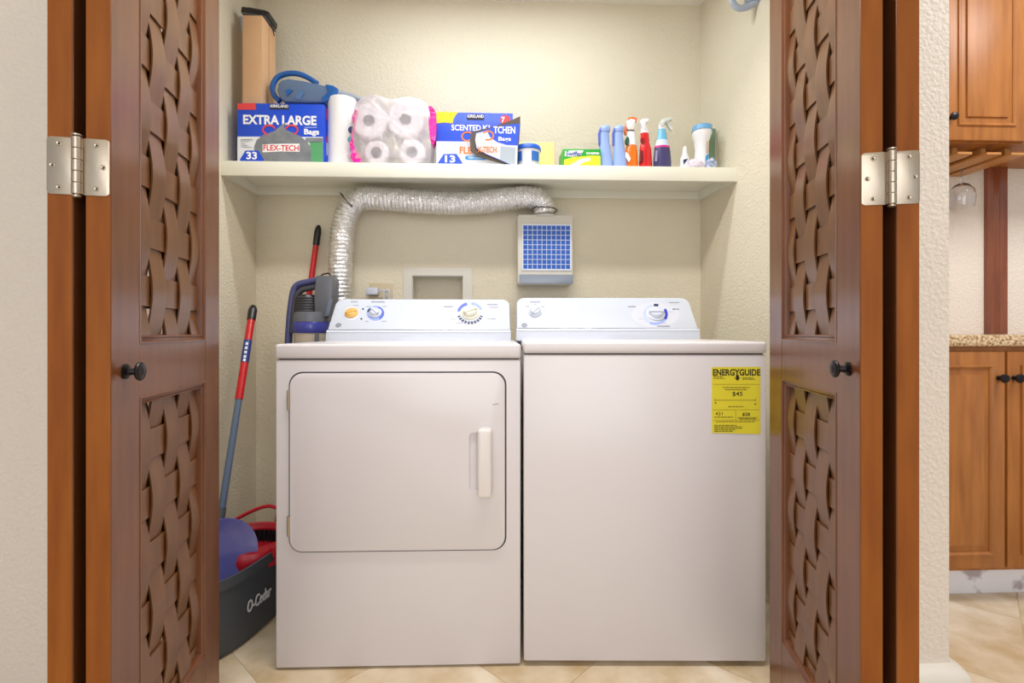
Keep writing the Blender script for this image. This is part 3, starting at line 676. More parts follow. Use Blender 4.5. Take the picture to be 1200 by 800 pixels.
# translucent splash disc
DISC = film('disc_film', (146, 150, 232), 0.08, 0.2, opac=0.6)
dc = W(257, 651, 1.57)
dm = lathe(nb(), [(0.0, -0.012), (0.05, -0.010), (0.088, -0.004), (0.103, 0.004), (0.109, 0.006), (0.110, 0.003), (0.104, 0.0), (0.088, -0.007), (0.05, -0.0135), (0.0, -0.0155)], axisM(dc, (0.95, -1, 0.12)), 48, caps=False)
tag(obj('splash_guard', dm, DISC), 'round translucent violet-blue plastic disc standing in the mop bucket', 'splash guard')
# ================================================================== THINGS ON THE SHELF
Z0 = ZS + 0.0006
BL = sol('box_blue', (20, 74, 208), 0.3); BL2 = sol('box_royal', (44, 84, 214), 0.3); WH = sol('box_white', (226, 230, 236), 0.35); RDP = sol('print_red', (226, 66, 70)); PW = sol('print_white', (244, 246, 250))
INKB = sol('print_black', (40, 36, 46)); BAGG = sol('print_baggrey', (112, 116, 124), var=(132, 136, 142), vscale=30); GRN = sol('print_green', (84, 160, 108)); ORG = sol('print_orange', (238, 124, 40))
def carton(name, label, x0, x1, ytop, Yf, depth, m, cat='box', group=None, zb=Z0):
    pl = PY(Yf); a0, b1 = pl.ab(x0, ytop); a1, _ = pl.ab(x1, ytop)
    t = thing(name, label, cat, ((a0 + a1) / 2, Yf + depth / 2, zb), 0, group)
    obj('carton', prism(nb(), pl, [(a0, zb), (a1, zb), (a1, b1), (a0, b1)], -depth, 0, bev=0.0015), m, t)
    return t, pl, a0, a1, b1
# box of large bags
YA = 2.000
b1o, pl, a0, a1, zt1 = carton('bag_box', 'blue and white carton of extra large trash bags, marked 33', 278, 379.5, 120.5, YA, 0.16, BL)
prt(pl, [(278.3, 160), (378.5, 160.5), (378.5, 200), (278.3, 200)], WH, b1o)
pr4(pl, 278.3, 121, 300, 128.5, RDP, b1o, 0.0006)
bars(pl, b1o, [(283, 122.4, 291, 123.6), (281, 124.6, 298, 125.4), (281, 126.3, 299, 127.1)], PW, 'print')
pr4(pl, 316, 122.5, 338.5, 128.2, INKB, b1o, 0.0006); txt('KIRKLAND', pl, (317, 122.6, 338, 126.3), PW, b1o, 0.0009, 0.02)
txt('EXTRA LARGE', pl, (285, 134.3, 371, 147), PW, b1o, 0.0006, 0.035)
pr4(pl, 357, 148.8, 371.5, 150, BLUEL, b1o, 0.0006); txt('Bags', pl, (356.5, 151, 374, 159.8), PW, b1o, 0.0006, 0.032)
prt(pl, [(298, 200), (298, 172), (301, 164), (308, 158.5), (318, 155), (322, 153.5), (327, 149), (333, 144.5), (335.5, 143), (333, 149), (336, 152.5), (343, 155.5), (352, 159.5), (360, 166), (364.5, 173), (365, 200)], BAGG, b1o, 0.0012)
for cx, a, bb in ((315.5, 100, 345), (342, 190, 430)): prt(pl, arcband(cx, 152.3, 8, 6.3, 2.0, a, bb, 16), RDP, b1o, 0.0016)
prt(pl, [(363, 166), (378.4, 167), (378.4, 200), (364.5, 200)], GRN, b1o, 0.0007); pr4(pl, 358, 161.5, 378.4, 166.8, BAGG, b1o, 0.0007)
prt(pl, [(308, 169.4), (330, 168.6), (351, 168.6), (351.4, 178), (330, 177.6), (308, 178.6)], PW, b1o, 0.0018); txt('FLEX-TECH', pl, (309, 169.8, 350.4, 177.2), sol('print_redtext', (214, 50, 54)), b1o, 0.0024, 0.02)
prt(pl, [(281.5, 187), (288, 176.5), (303, 176.5), (309.5, 187), (306, 200), (284, 200)], BL, b1o, 0.0018); txt('33', pl, (289, 178, 301.5, 187), PW, b1o, 0.0024, 0.03)
bars(pl, b1o, [(282, 163.4, 296, 164.2), (282, 165.6, 293, 166.2), (282.5, 168.4, 288, 169), (282.5, 170.4, 291, 171), (282.5, 172.4, 295, 173)], PPALE)
sd = Plane((a1, YA, 0), (0, 1, 0), (0, 0, 1))
for z0_, z1_, m in ((Z0 + 0.002, Z0 + 0.10, WH), (Z0 + 0.19, Z0 + 0.235, RDP), (Z0 + 0.10, Z0 + 0.125, RDP), (Z0 + 0.02, Z0 + 0.05, BL)): obj('side_print', prism(nb(), sd, [(0.03, z0_), (0.14, z0_), (0.14, z1_), (0.03, z1_)], 0.0003 + (0.0003 if m != WH else 0), 0.0007 + (0.0003 if m != WH else 0)), m, b1o)
# tall cardboard carton on top of it with a black tool on it
YC = 2.022; plc = PY(YC); zc0 = zt1 + 0.0006
c0, zc1 = plc.ab(284, 17.5); c1, _ = plc.ab(307, 17.5)
cb = thing('cardboard_carton', 'tall narrow brown cardboard carton standing on the blue bag carton', 'cardboard box', ((c0 + c1) / 2, YC + 0.065, zc0))
CBM = mat('cardboard', (214, 170, 128), 0.8, var=(222, 180, 140), vscale=4)
obj('carton', prism(nb(), plc, [(c0, zc0), (c1, zc0), (c1, zc1), (c0, zc1)], -0.125, 0, bev=0.002), CBM, cb)
obj('tape_seam', bx(c1, YC + 0.060, zc0 + 0.002, c1 + 0.0006, YC + 0.064, zc1 - 0.002), sol('cardboard_dark', (176, 134, 96)), cb)
tl = thing('vacuum_tool', 'black plastic vacuum floor tool lying on top of the cardboard carton', 'vacuum tool', (c0 + 0.04, YC + 0.07, zc1))
Rt = Matrix.Translation((c0 + 0.038, YC + 0.065, zc1 + 0.001)) @ Matrix.Rotation(math.radians(9), 4, 'Y')
obj('body', box(nb(), -0.060, -0.045, 0.012, 0.050, 0.045, 0.040, bev=0.008, M=Rt), BLACK, tl)
obj('sole_plate', box(nb(), -0.050, -0.050, 0.007, 0.044, 0.050, 0.014, bev=0.003, M=Rt), SLATE, tl)
obj('neck', box(nb(), -0.045, -0.03, 0.036, 0.030, 0.045, 0.048, bev=0.004, M=Rt), BLACK, tl)
obj('strap', tube(nb(), smoothpath([Vector((c0 + 0.055, YC + 0.03, zc1 + 0.012)), Vector((c1 + 0.006, YC + 0.06, zc1 + 0.004)), Vector((c1 + 0.006, YC + 0.10, zc1 - 0.022))], 5), 0.002, 8), BLACK, tl)
obj('white_flap', pxprism(nb(), PY(YC + 0.09), [(279, 18), (287, 20), (288, 42), (283, 37)], 0, 0.003), WHITEP, tl)
# blue handheld vacuum lying on the bag carton
YU = 2.055; plu = PY(YU)
BLV = sol('vacuum_blue', (30, 96, 172), 0.25); GBL = sol('vacuum_greyblue', (96, 118, 150), 0.25)
hv = thing('handheld_vacuum', 'blue and grey handheld vacuum lying on the blue bag carton beside the cardboard', 'handheld vacuum', (W(360, 118, YU).x, YU, zt1))
obj('handle', tube(nb(), smoothpath([W(x, y, YU) for x, y in ((328, 119), (321, 111), (319.5, 101), (325, 91), (336, 86.5), (349, 86.5), (361, 91), (372, 98))], 7), 0.0105, 12), BLV, hv)
obj('body', pxprism(nb(), plu, [(329, 101), (333, 97), (341, 95.5), (356, 97.5), (373, 101), (392, 105.5), (397.5, 108), (396, 114), (388, 121.5), (384, 124), (360, 124), (336, 123), (330, 117), (327.5, 109)], -0.045, 0.03, bev=0.012), GBL, hv)
obj('nozzle_ring', pxprism(nb(), plu, [(384, 103), (393, 104.5), (398.5, 108), (397.5, 113), (388, 121), (380, 125), (380, 119), (387, 112)], -0.04, 0.034, bev=0.004), BLV, hv)
obj('nozzle', tube(nb(), [W(394, 110, YU), W(412, 114, YU), W(424, 118, YU)], [0.022, 0.017, 0.015], 14, sq=0.8), sol('nozzle_grey', (150, 158, 172), 0.35), hv)
obj('trigger', pxprism(nb(), PY(YU - 0.031), [(334.5, 106), (339, 104.5), (343.5, 106.5), (336.5, 113)], 0, 0.004, bev=0.001), BLV, hv)
obj('badge', pxprism(nb(), PY(YU - 0.031), [(352, 106.5), (357, 108.5), (351.5, 117), (346, 115.5)], 0, 0.002), sol('badge_blue', (80, 120, 170)), hv)
# paper towel roll
YT = 2.065
PAP = mat('paper', (240, 238, 240), 0.9, bump=0.15, bscale=160)
pt_ = lathe_px(402.5, YT, [(117.6, 5), (117.8, 15.5), (118.6, 17), (121, 17.4), (150, 17.6)], zbot=Z0, n=36)
tag(obj('paper_towel_roll', pt_, PAP), 'upright white paper towel roll between blue bag carton and toilet paper pack', 'paper towels')
# toilet paper pack
YP = 1.985
tp = thing('toilet_paper_pack', 'plastic-wrapped pack of four toilet rolls with pink side panels', 'toilet paper', (W(459, 190, YP).x, YP + 0.055, Z0))
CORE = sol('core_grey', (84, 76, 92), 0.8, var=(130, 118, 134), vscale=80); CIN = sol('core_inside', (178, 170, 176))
for cx, cyy, r in ((432.5, 141, 21), (475, 139.5, 21.8), (441, 178.5, 19.5), (482.5, 178, 19.5)):
    c = W(cx, cyy, YP + 0.006); k = mpp(cx, YP); R_ = r * k
    if c.z - R_ < Z0: R_ = c.z - Z0 - 0.0004
    M = axisM(c, (0, 1, 0))
    pr = [(0.0215, 0.001), (R_ - 0.006, 0.0), (R_, 0.006), (R_, 0.099), (R_ - 0.005, 0.105), (0.0215, 0.105)]
    ro = obj('roll', lathe(nb(), pr, M, 32, caps=False), PAP, tp)
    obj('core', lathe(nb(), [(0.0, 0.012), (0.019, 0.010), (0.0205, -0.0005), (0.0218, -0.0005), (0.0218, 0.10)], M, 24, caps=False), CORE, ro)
WRAP = film('clear_wrap', (250, 246, 250), 0.15, 0.12, opac=0.32, bump=1.0, bscale=28)
plp = PY(YP)
outl = [(413, 191), (410, 180), (409, 160), (411, 135), (415, 121), (423, 113), (436, 109.5), (447, 112), (458, 115.5), (474, 112), (489, 113.5), (500, 119), (505.5, 130), (507, 150), (506, 175), (503.5, 191)]
ab = [plp.ab(*p) for p in outl]; ab = [(a, max(b_, Z0 + 0.0005)) for a, b_ in ab]
ccx = sum(p[0] for p in ab) / len(ab); ccz = sum(p[1] for p in ab) / len(ab)
wm = bmesh.new(); rings = []
dens = []
for i in range(len(ab)):
    for k in range(3): dens.append(tuple(ab[i][q] * (1 - k / 3) + ab[(i + 1) % len(ab)][q] * k / 3 for q in (0, 1)))
for sc, c in ((0.0, 0.004), (0.25, 0.005), (0.5, 0.007), (0.72, 0.007), (0.88, 0.0055), (0.97, 0.0), (1.0, -0.02), (1.0, -0.06), (1.0, -0.10), (0.94, -0.114), (0.5, -0.118)):
    rings.append([wm.verts.new(plp.pt(ccx + (a - ccx) * sc + random.uniform(-.0012, .0012) * sc, max(Z0 + 0.0003, ccz + (z - ccz) * sc), c + random.uniform(-.0022, .0022) * sc)) for a, z in dens])
for i in range(len(rings) - 1):
    for k in range(len(dens)): wm.faces.new((rings[i][k], rings[i][(k + 1) % len(dens)], rings[i + 1][(k + 1) % len(dens)], rings[i + 1][k]))
obj('wrap', wm, WRAP, tp, sharp=60)
PINK = sol('pink_film', (238, 20, 150), 0.2, coat=0.5, var=(250, 60, 176), vscale=60)
def crumple(pxs, Yc, m, nm, parent, amp=0.0025, dep=0.012, c=0):
    pl_ = PY(Yc); b = nb(); pxprism(b, pl_, pxs, -dep, 0)
    bmesh.ops.subdivide_edges(b, edges=b.edges[:], cuts=3, use_grid_fill=True); bmesh.ops.triangulate(b, faces=b.faces)
    for v in b.verts: v.co += Vector((random.uniform(-amp, amp) * 0.4, random.uniform(-amp, amp), 0))
    for v in b.verts: v.co.z = max(v.co.z, c if c else -9)
    return obj(nm, b, m, parent, sharp=25)
pk1 = crumple([(502, 124), (506, 124.5), (509.5, 129), (511, 137), (511.3, 150), (510, 163), (507.5, 170), (505, 166), (502.5, 150)], YP - 0.003, PINK, 'side_panel', tp, dep=0.05, amp=0.003)
pk2 = crumple([(416, 128), (419, 130), (416.5, 142), (413, 160), (415, 172), (422, 182), (423, 191), (415, 191), (411, 184), (412, 178), (409.5, 168), (412.5, 160), (414.5, 146), (413, 138)], YP - 0.004, PINK, 'side_panel', tp, c=Z0 + 0.0003, amp=0.003)
for cx, cyy, r, m in ((411, 152, 4, NAVY), (410, 163.5, 3.6, sol('teal', (70, 140, 150))), (413.5, 173.5, 4.4, sol('indigo', (96, 92, 170))), (409, 183, 3, CIN)): obj('print', pxprism(nb(), PY(YP - 0.002), ell(cx, cyy, r * 0.8, r, 12), -0.004, 0.0), m, pk2)
# box of kitchen bags
YK = 2.003
b2o, pl, a0, a1, zt2 = carton('bag_box', 'blue carton of scented kitchen trash bags, torn open, marked 13', 511, 601, 131.2, YK, 0.15, BL2)
prt(pl, [(511.4, 165.5), (600.5, 166.5), (600.5, 205), (511.4, 205)], WH, b2o)
prt(pl, [(511.4, 131), (537, 131.6), (534, 135), (531.5, 139), (530.5, 144.5), (520, 143.5), (511.4, 144.8)], sol('print_yellow', (250, 216, 30)), b2o, 0.0006)
pr4(pl, 547, 134, 567.5, 140.4, INKB, b2o, 0.0006); txt('KIRKLAND', pl, (548, 134.3, 566.8, 138.2), PW, b2o, 0.0009, 0.02)
prt(pl, ell(592, 140.5, 6, 5.8), RDP, b2o, 0.0006); txt('7', pl, (587.6, 137, 591.6, 143.6), PW, b2o, 0.0009, 0.03)
prt(pl, [(527, 205), (527, 185), (531, 174), (541, 167.5), (551, 163), (568, 161.5), (580, 166), (588, 173), (590, 205)], sol('bag_white', (206, 208, 214)), b2o, 0.0008)
txt('SCENTED', pl, (529, 146, 563.5, 153.4), PW, b2o, 0.0008, 0.02); txt('KI', pl, (566, 146.6, 574, 152.6), PW, b2o, 0.0008, 0.02)
prt(pl, arcband(548, 160, 7.5, 6, 1.7, 60, 330, 14), ORG, b2o, 0.0012)
txt('FLE', pl, (538.6, 172, 553, 180.5), ORG, b2o, 0.0012, 0.03)
prt(pl, rrect(545, 182.6, 570, 187.4, 2.2, n=4), sol('pill_blue', (40, 140, 214)), b2o, 0.0012); txt('FRESH SCENT', pl, (549, 183.6, 566, 186.2), PW, b2o, 0.0016, 0.01)
prt(pl, [(513, 191), (520, 180.5), (535, 180.5), (542, 191), (540, 200), (514, 200)], BL2, b2o, 0.0012); txt('13', pl, (521.5, 182, 533.5, 190.5), PW, b2o, 0.0016, 0.03)
obj('side_print', prism(nb(), Plane((a0, YK, 0), (0, -1, 0), (0, 0, 1)), [(-0.12, Z0 + 0.002), (-0.02, Z0 + 0.002), (-0.02, Z0 + 0.1), (-0.12, Z0 + 0.1)], 0.0003, 0.0007), WH, b2o)
# torn opening: dark inside and a flap bent outwards
def K(x, y): return (500 + x / 7.5, 120 + y / 7.5)
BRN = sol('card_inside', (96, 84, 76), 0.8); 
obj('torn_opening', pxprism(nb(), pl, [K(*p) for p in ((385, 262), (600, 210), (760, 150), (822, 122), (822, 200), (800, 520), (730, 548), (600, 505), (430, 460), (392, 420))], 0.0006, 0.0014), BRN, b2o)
PF = Plane((0, YK - 0.016, 0), (1, 0, 0), (0, 0, 1))
flp = obj('torn_flap', pxprism(nb(), PF, [K(*p) for p in ((436, 268), (600, 218), (720, 196), (818, 186), (806, 300), (797, 548), (745, 552), (640, 505), (520, 455), (438, 405), (424, 330))], -0.0012, 0.0012), BL2, b2o)
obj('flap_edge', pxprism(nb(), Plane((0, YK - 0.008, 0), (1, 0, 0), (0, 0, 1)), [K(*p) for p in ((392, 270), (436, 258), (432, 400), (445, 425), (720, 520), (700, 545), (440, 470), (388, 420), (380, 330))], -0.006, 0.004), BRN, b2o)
prt(PF, [K(*p) for p in ((437, 272), (530, 250), (560, 310), (620, 350), (700, 375), (800, 380), (795, 548), (746, 549), (642, 503), (520, 452), (440, 403), (426, 330))], sol('bag_white', (206, 208, 214)), flp, 0.0014)
txt('TCHEN', PF, (*K(588, 210), *K(778, 276)), PW, flp, 0.0014, 0.02); txt('Bags', PF, (*K(630, 302), *K(740, 350)), PW, flp, 0.0014, 0.02)
prt(PF, arcband(*K(540, 292), 7, 6, 1.7, -150, 120, 14), ORG, flp, 0.002); txt('X-TECH', PF, (*K(446, 388), *K(614, 444)), ORG, flp, 0.002, 0.025)
prt(PF, [K(*p) for p in ((650, 385), (780, 400), (775, 545), (745, 548), (645, 500))], sol('can_grey', (170, 180, 192)), flp, 0.002)
# sponge pack, tub
YG = 2.09
def checker(name, c1, c2, sc):
    m = mat(name, c1, 0.7); nt = m.node_tree; ch = nt.nodes.new('ShaderNodeTexChecker'); ch.inputs['Scale'].default_value = sc
    ch.inputs['Color1'].default_value = lin(c1); ch.inputs['Color2'].default_value = lin(c2)
    tc = nt.nodes['Texture Coordinate']; mp = nt.nodes.new('ShaderNodeMapping'); mp.inputs['Rotation'].default_value = (0, PI / 4, 0)
    nt.links.new(tc.outputs['Object'], mp.inputs['Vector']); nt.links.new(mp.outputs[0], ch.inputs['Vector']); nt.links.new(ch.outputs[0], nt.nodes['Principled BSDF'].inputs['Base Color']); return m
sg, plg, a0, a1, zg = carton('cloth_pack', 'yellow checked pack of cleaning cloths behind the small white tub', 606, 649.5, 166, YG, 0.03, checker('yellow_check', (246, 238, 110), (240, 240, 170), 160), 'cleaning cloths')
obj('pink_side', prism(nb(), plg, [(a1, Z0), (a1 + 0.005, Z0), (a1 + 0.005, zg), (a1, zg)], -0.028, -0.002), sol('pink_foam', (244, 176, 176)), sg)
YO = 2.045
tu = thing('plastic_tub', 'small white plastic tub with blue lid beside the kitchen bag carton', 'tub', (W(619, 190, YO).x, YO, Z0))
ms = mat('tub_white', (224, 228, 232), 0.35)
obj('tub', lathe_px(619, YO, [(177, 14.2), (180, 14.0), (192, 13)], zbot=Z0, n=30), ms, tu)
obj('lid', lathe_px(619, YO, [(172.2, 11), (172.6, 14), (174, 15), (177.6, 15.2), (178.2, 14.2)], n=30), sol('lid_blue', (36, 92, 200), 0.3), tu)
kk = mpp(619, YO); cc = W(619, 185, YO)
def curved(cx, cz0, cz1, r, a0d, a1d, m, nm, parent, cy_=0.0, x0=None, n=6):
    b = nb(); R0 = []; 
    for i in range(n + 1):
        a = math.radians(a0d + (a1d - a0d) * i / n)
        R0.append([b.verts.new((cx + r_ * math.sin(a), cy_ - r_ * math.cos(a), z)) for r_, z in ((r, cz0), (r, cz1), (r + 0.0006, cz1), (r + 0.0006, cz0))])
    for i in range(n):
        for k in range(4): b.faces.new((R0[i][k], R0[i][(k + 1) % 4], R0[i + 1][(k + 1) % 4], R0[i + 1][k]))
    b.faces.new(R0[0]); b.faces.new(R0[-1][::-1]); return obj(nm, b, m, parent)
zA, zB_ = W(619, 192, YO).z, W(619, 181, YO).z
curved(cc.x, zA, zB_, 14 * kk, -85, -35, sol('label_blue', (50, 110, 190)), 'label', tu, YO); curved(cc.x, zA, zB_, 14 * kk, 12, 55, sol('label_blue', (50, 110, 190)), 'label', tu, YO)
# green wipes box
GR = sol('box_green', (22, 160, 48), 0.3)
gx, plx, a0, a1, zg2 = carton('wipes_box', 'small green and lime carton of sweeper cloths on the shelf', 659.5, 704, 174.2, 1.995, 0.11, GR)
prt(plx, [(661, 187), (672, 184), (690, 182.5), (703.6, 182.5), (703.6, 200), (661, 200)], sol('print_lime', (214, 232, 40)), gx, 0.0004)
prt(plx, [(667, 194), (680, 186.5), (691, 184.5), (692, 188), (684, 190), (676, 195), (676, 200), (664, 200)], PW, gx, 0.0007)
prt(plx, [(661.5, 183), (662.5, 177.5), (668, 176.6), (684, 176.2), (681, 181.5), (672, 183.6)], PW, gx, 0.0006)
txt('Swiffer', plx, (662.8, 177.2, 682.2, 183), sol('print_bluelogo', (34, 60, 150)), gx, 0.001, 0.025, shear=0.2); txt('SWEEPER', plx, (687, 178.4, 702.6, 181.2), PW, gx, 0.0008, 0.03)
prt(plx, [(688, 182.2), (699, 182.2), (699, 183), (688, 183)], sol('print_lime', (214, 232, 40)), gx, 0.0007)
# air freshener bottles (pair)
PER = sol('periwinkle_plastic', (150, 176, 232), 0.25, coat=0.4); PERD = sol('periwinkle_dark', (92, 108, 200), 0.3)
for i, (cx, lab) in enumerate(((709, 'periwinkle curved-neck cleaner bottle, the one beside the green carton'), (725.5, 'periwinkle curved-neck cleaner bottle, the one beside the orange spray bottle'))):
    Yb = 2.02
    t = thing('cleaner_bottle', lab, 'bottle', (W(cx, 190, Yb).x, Yb, Z0), 0, 'matching periwinkle bottles')
    obj('body', lathe_px(cx, Yb, [(153, 5.6, -1), (160, 6.0, -1.2), (168, 6.0, -0.8), (170, 6.4, -0.6), (180, 7.2, 0.2), (190, 8.2, 0.8)], zbot=Z0, n=22, sy=0.7), PER, t)
    obj('cap', lathe_px(cx, Yb, [(147, 2.4, 1.0), (147.6, 4.4, 0.6), (149.4, 6.4, 0), (152, 6.9, -0.6), (155, 6.2, -0.9)], n=22, sy=0.75), PERD if False else PER, t)
    obj('nozzle', pxprism(nb(), PY(Yb - 0.006), [(cx - 8, 156), (cx - 6, 150), (cx - 0.5, 147.4), (cx + 4, 148), (cx + 3, 149.8), (cx - 3, 151), (cx - 6, 156), (cx - 6.4, 170), (cx - 7.4, 170)], -0.01, 0.006, bev=0.0015), PERD, t)
# spray bottles
def spray(label, cx, Yb, body, neck, head, headm, extra):
    t = thing('spray_bottle', label, 'spray bottle', (W(cx, 190, Yb).x, Yb, Z0))
    for nm, prof, m, zb in body: obj(nm, lathe_px(cx, Yb, prof, zbot=(Z0 if zb else None), n=24, sy=0.6), m, t)
    pl_ = PY(Yb)
    obj('trigger_head', pxprism(nb(), pl_, head, -0.011, 0.011, bev=0.004), headm, t)
    for nm, pts, m, dp in extra: obj(nm, pxprism(nb(), PY(Yb - dp), pts, -0.014 if dp < 0.02 else -0.001, 0.0012), m, t)
    return t
ORP = sol('orange_liquid', (246, 118, 20), 0.2, coat=0.4); WSP = sol('spray_white', (238, 238, 242), 0.3)
spray('orange and white spray bottle with an orange hood', 739.5, 2.03,
      [('body', [(170, 5.6, 0.5), (176, 7.0, 0.2), (186, 7.8, 0), (192, 8.2, 0)], ORP, True), ('sleeve', [(154.5, 4.4, -0.4), (160, 5.2, 0), (165, 5.6, 0.3), (170.4, 5.9, 0.5)], WSP, False), ('collar', [(150, 3.8, -0.6), (154.6, 4.3, -0.5)], STEELD, False)], None,
      [(736, 153), (733.5, 148), (734.5, 142), (739, 140), (744, 141), (743.5, 146), (742, 153)], WSP,
      [('hood', [(735, 141.5), (736.5, 138), (741, 137), (746.5, 138.5), (745.5, 143), (741, 141.5), (737, 144), (734.5, 152), (734, 158), (731.8, 155), (733, 147)], sol('hood_orange', (240, 110, 24)), 0.002), ('badge', ell(735.3, 164.5, 2.2, 4.4, 12), sol('badge_green', (30, 90, 80)), 0.0175), ('stripe', [(733, 178), (736, 180), (739, 186), (737, 190), (733, 184)], WSP, 0.0215)])
REDL = sol('red_liquid', (214, 24, 34), 0.18, coat=0.5)
spray('red spray bottle with white trigger, between the orange and purple bottles', 756.5, 2.03,
      [('body', [(156, 4.7, -1.2), (160, 5, -1), (165, 5.6, -1), (167, 5.0, -0.7), (169, 5.6, -0.6), (174, 6.8, -0.2), (192, 7.8, 0)], REDL, True), ('collar', [(150, 3.6, -1.6), (156.2, 4.8, -1.2)], WSP, False)], None,
      [(752.4, 153), (750.8, 147), (749, 143.5), (751, 140.6), (756.5, 139.2), (759.8, 140.4), (759.4, 143.4), (756, 145), (757, 153)], WSP,
      [('print', [(750.8, 176), (753.6, 177), (754, 188), (750.2, 190)], sol('deep_red', (120, 10, 24)), 0.0195), ('print', [(751.5, 162), (754.4, 161.5), (754.8, 167), (752.5, 168)], sol('deep_red', (120, 10, 24)), 0.0150)])
PUR = sol('purple_label', (66, 62, 110), 0.3); SKY = sol('sky_plastic', (110, 186, 226), 0.25)
spray('tapered spray bottle with pale blue top and dark purple label', 776, 2.03,
      [('body', [(173, 8.8, -0.2), (178, 9.6, 0), (190, 10.6, 0)], PUR, True), ('cloud_band', [(164, 6.4, -0.2), (169, 7.6, -0.2), (173.4, 8.95, -0.2)], sol('cloud_white', (206, 222, 240)), False), ('shoulder', [(151, 3.8, -0.2), (156, 4.8, -0.2), (164.4, 6.5, -0.2)], SKY, False), ('collar', [(146.5, 3.0, -0.4), (151.2, 3.9, -0.2)], WSP, False), ('pink_stripe', [(171.6, 8.75, -0.2), (173.2, 9.2, -0.2), (174, 9.25, -0.2)], sol('magenta', (214, 40, 140)), False)], None,
      [(773.5, 149), (772.5, 144.5), (775, 140.5), (781, 138.6), (787, 138.4), (787.6, 141), (783.5, 142.6), (779, 144), (777, 149)], sol('trigger_frost', (216, 222, 220), 0.4),
      [('trigger', [(780.5, 142.6), (783.2, 142), (788, 150.5), (787.6, 153), (785, 151)], sol('trigger_frost', (216, 222, 220), 0.4), 0.002),
       ('print', [(768.2, 176), (770.6, 177), (770, 189), (767.2, 189)], sol('print_lilac', (150, 140, 180)), 0.0265)])
# small dropper bottle, canister, rag, packs
sb = thing('squeeze_bottle', 'tiny white squeeze bottle with pointed nozzle and navy label', 'bottle', (W(802.5, 190, 2.03).x, 2.03, Z0))
obj('body', lathe_px(802.5, 2.03, [(183.5, 3.4), (185.5, 5.2), (192, 5.6)], zbot=Z0, n=20), WSP, sb)
obj('nozzle', lathe_px(802.5, 2.03, [(171.8, 1.4), (173.5, 2.0), (180, 2.6), (181, 3.6), (183.6, 3.8)], n=16), WSP, sb)
obj('label', pxprism(nb(), PY(2.011), [(800.5, 187), (806, 186), (804, 189), (801, 193)], 0, 0.001), NAVY, sb)
cn = thing('wipes_canister', 'white waisted canister with pale blue lid near the right end of the shelf', 'canister', (W(823, 190, 2.06).x, 2.06, Z0))
obj('body', lathe_px(822, 2.06, [(153.6, 11, 0.8), (157, 11, 0.6), (161, 10.2, 0), (167, 8.4, 0), (176, 7.6, 0.2), (186, 8.2, 0), (192, 9, 0)], zbot=Z0, n=30), WSP, cn)
obj('lid', lathe_px(822, 2.06, [(148, 9.6, 0.8), (148.4, 11, 0.8), (152, 11.6, 0.8), (154.4, 11.8, 0.8)], n=30), sol('lid_paleblue', (110, 168, 214), 0.35), cn)
obj('print', pxprism(nb(), PY(2.028), [(828.6, 166), (830.8, 165), (830.6, 178), (828.2, 180)], -0.004, 0.001), sol('print_tan', (190, 170, 150)), cn)
obj('print', pxprism(nb(), PY(2.026), [(827.4, 182), (831, 180), (830, 187), (827, 189)], -0.004, 0.001), sol('print_cyan', (60, 150, 200)), cn)
tag(obj('green_pack', pxprism(nb(), PY(2.11), [(831, 151), (837.6, 152), (836, 200), (829.8, 200)], -0.01, 0.01), sol('olive_green', (112, 140, 112))), 'thin green pack standing just behind the white canister', 'pack')
def blob(name, cx, cy_, rx, rz, Yb, m, lab, cat, seed):
    random.seed(seed); b = bmesh.new(); bmesh.ops.create_icosphere(b, subdivisions=4, radius=1)
    k = mpp(cx, Yb); c = W(cx, cy_, Yb)
    from mathutils import noise
    for v in b.verts:
        n_ = 1 + 0.22 * noise.noise(v.co * 2.6 + Vector((seed, 0, 0))) + 0.1 * noise.noise(v.co * 7)
        v.co = Vector((c.x + v.co.x * rx * k * n_, Yb + v.co.y * rx * k * 0.8 * n_, max(Z0, c.z + v.co.z * rz * k * n_)))
    return tag(obj(name, b, m, sharp=70), lab, cat)
blob('rag', 815, 196, 10, 9, 1.992, sol('rag_lilac', (226, 216, 226), 0.9, var=(206, 196, 214), vscale=60), 'crumpled pale lilac rag in front of the white canister', 'rag', 3)
blob('foil_pouch', 833.5, 196, 7, 10, 2.003, sol('pouch_blue', (54, 84, 150), 0.25, var=(206, 214, 226), vscale=90, coat=0.5), 'small crumpled blue and white pouch at the right end of the shelf', 'pouch', 5)
# hook on the right wall
YQ = 1.84; hk = thing('wall_hook', 'grey-blue plastic hook bracket high on the right closet wall', 'hook', (xr(YQ), YQ, W(890, 4, YQ).z))
HKM = sol('hook_bluegrey', (168, 180, 198), 0.3)
hkp = smoothpath([Vector((W(x, HZ, yy).x, yy, W(x, y, yy).z)) for x, y, yy in ((857, -22, 1.84), (858, -4, 1.84), (860, 5, 1.84), (866, 9.5, 1.84), (876, 8, 1.84), (886, 2, 1.83), (893, 0, 1.83), (902, -3, 1.82))], 8)
obj('hook', tube(nb(), hkp, 0.0085, 12, sq=1.5), HKM, hk)
obj('mount', bx(xr(YQ) - 0.035, YQ - 0.03, W(890, 3, YQ).z, xr(YQ) + 0.004, YQ + 0.03, W(890, -30, YQ).z, bev=0.006), HKM, hk)
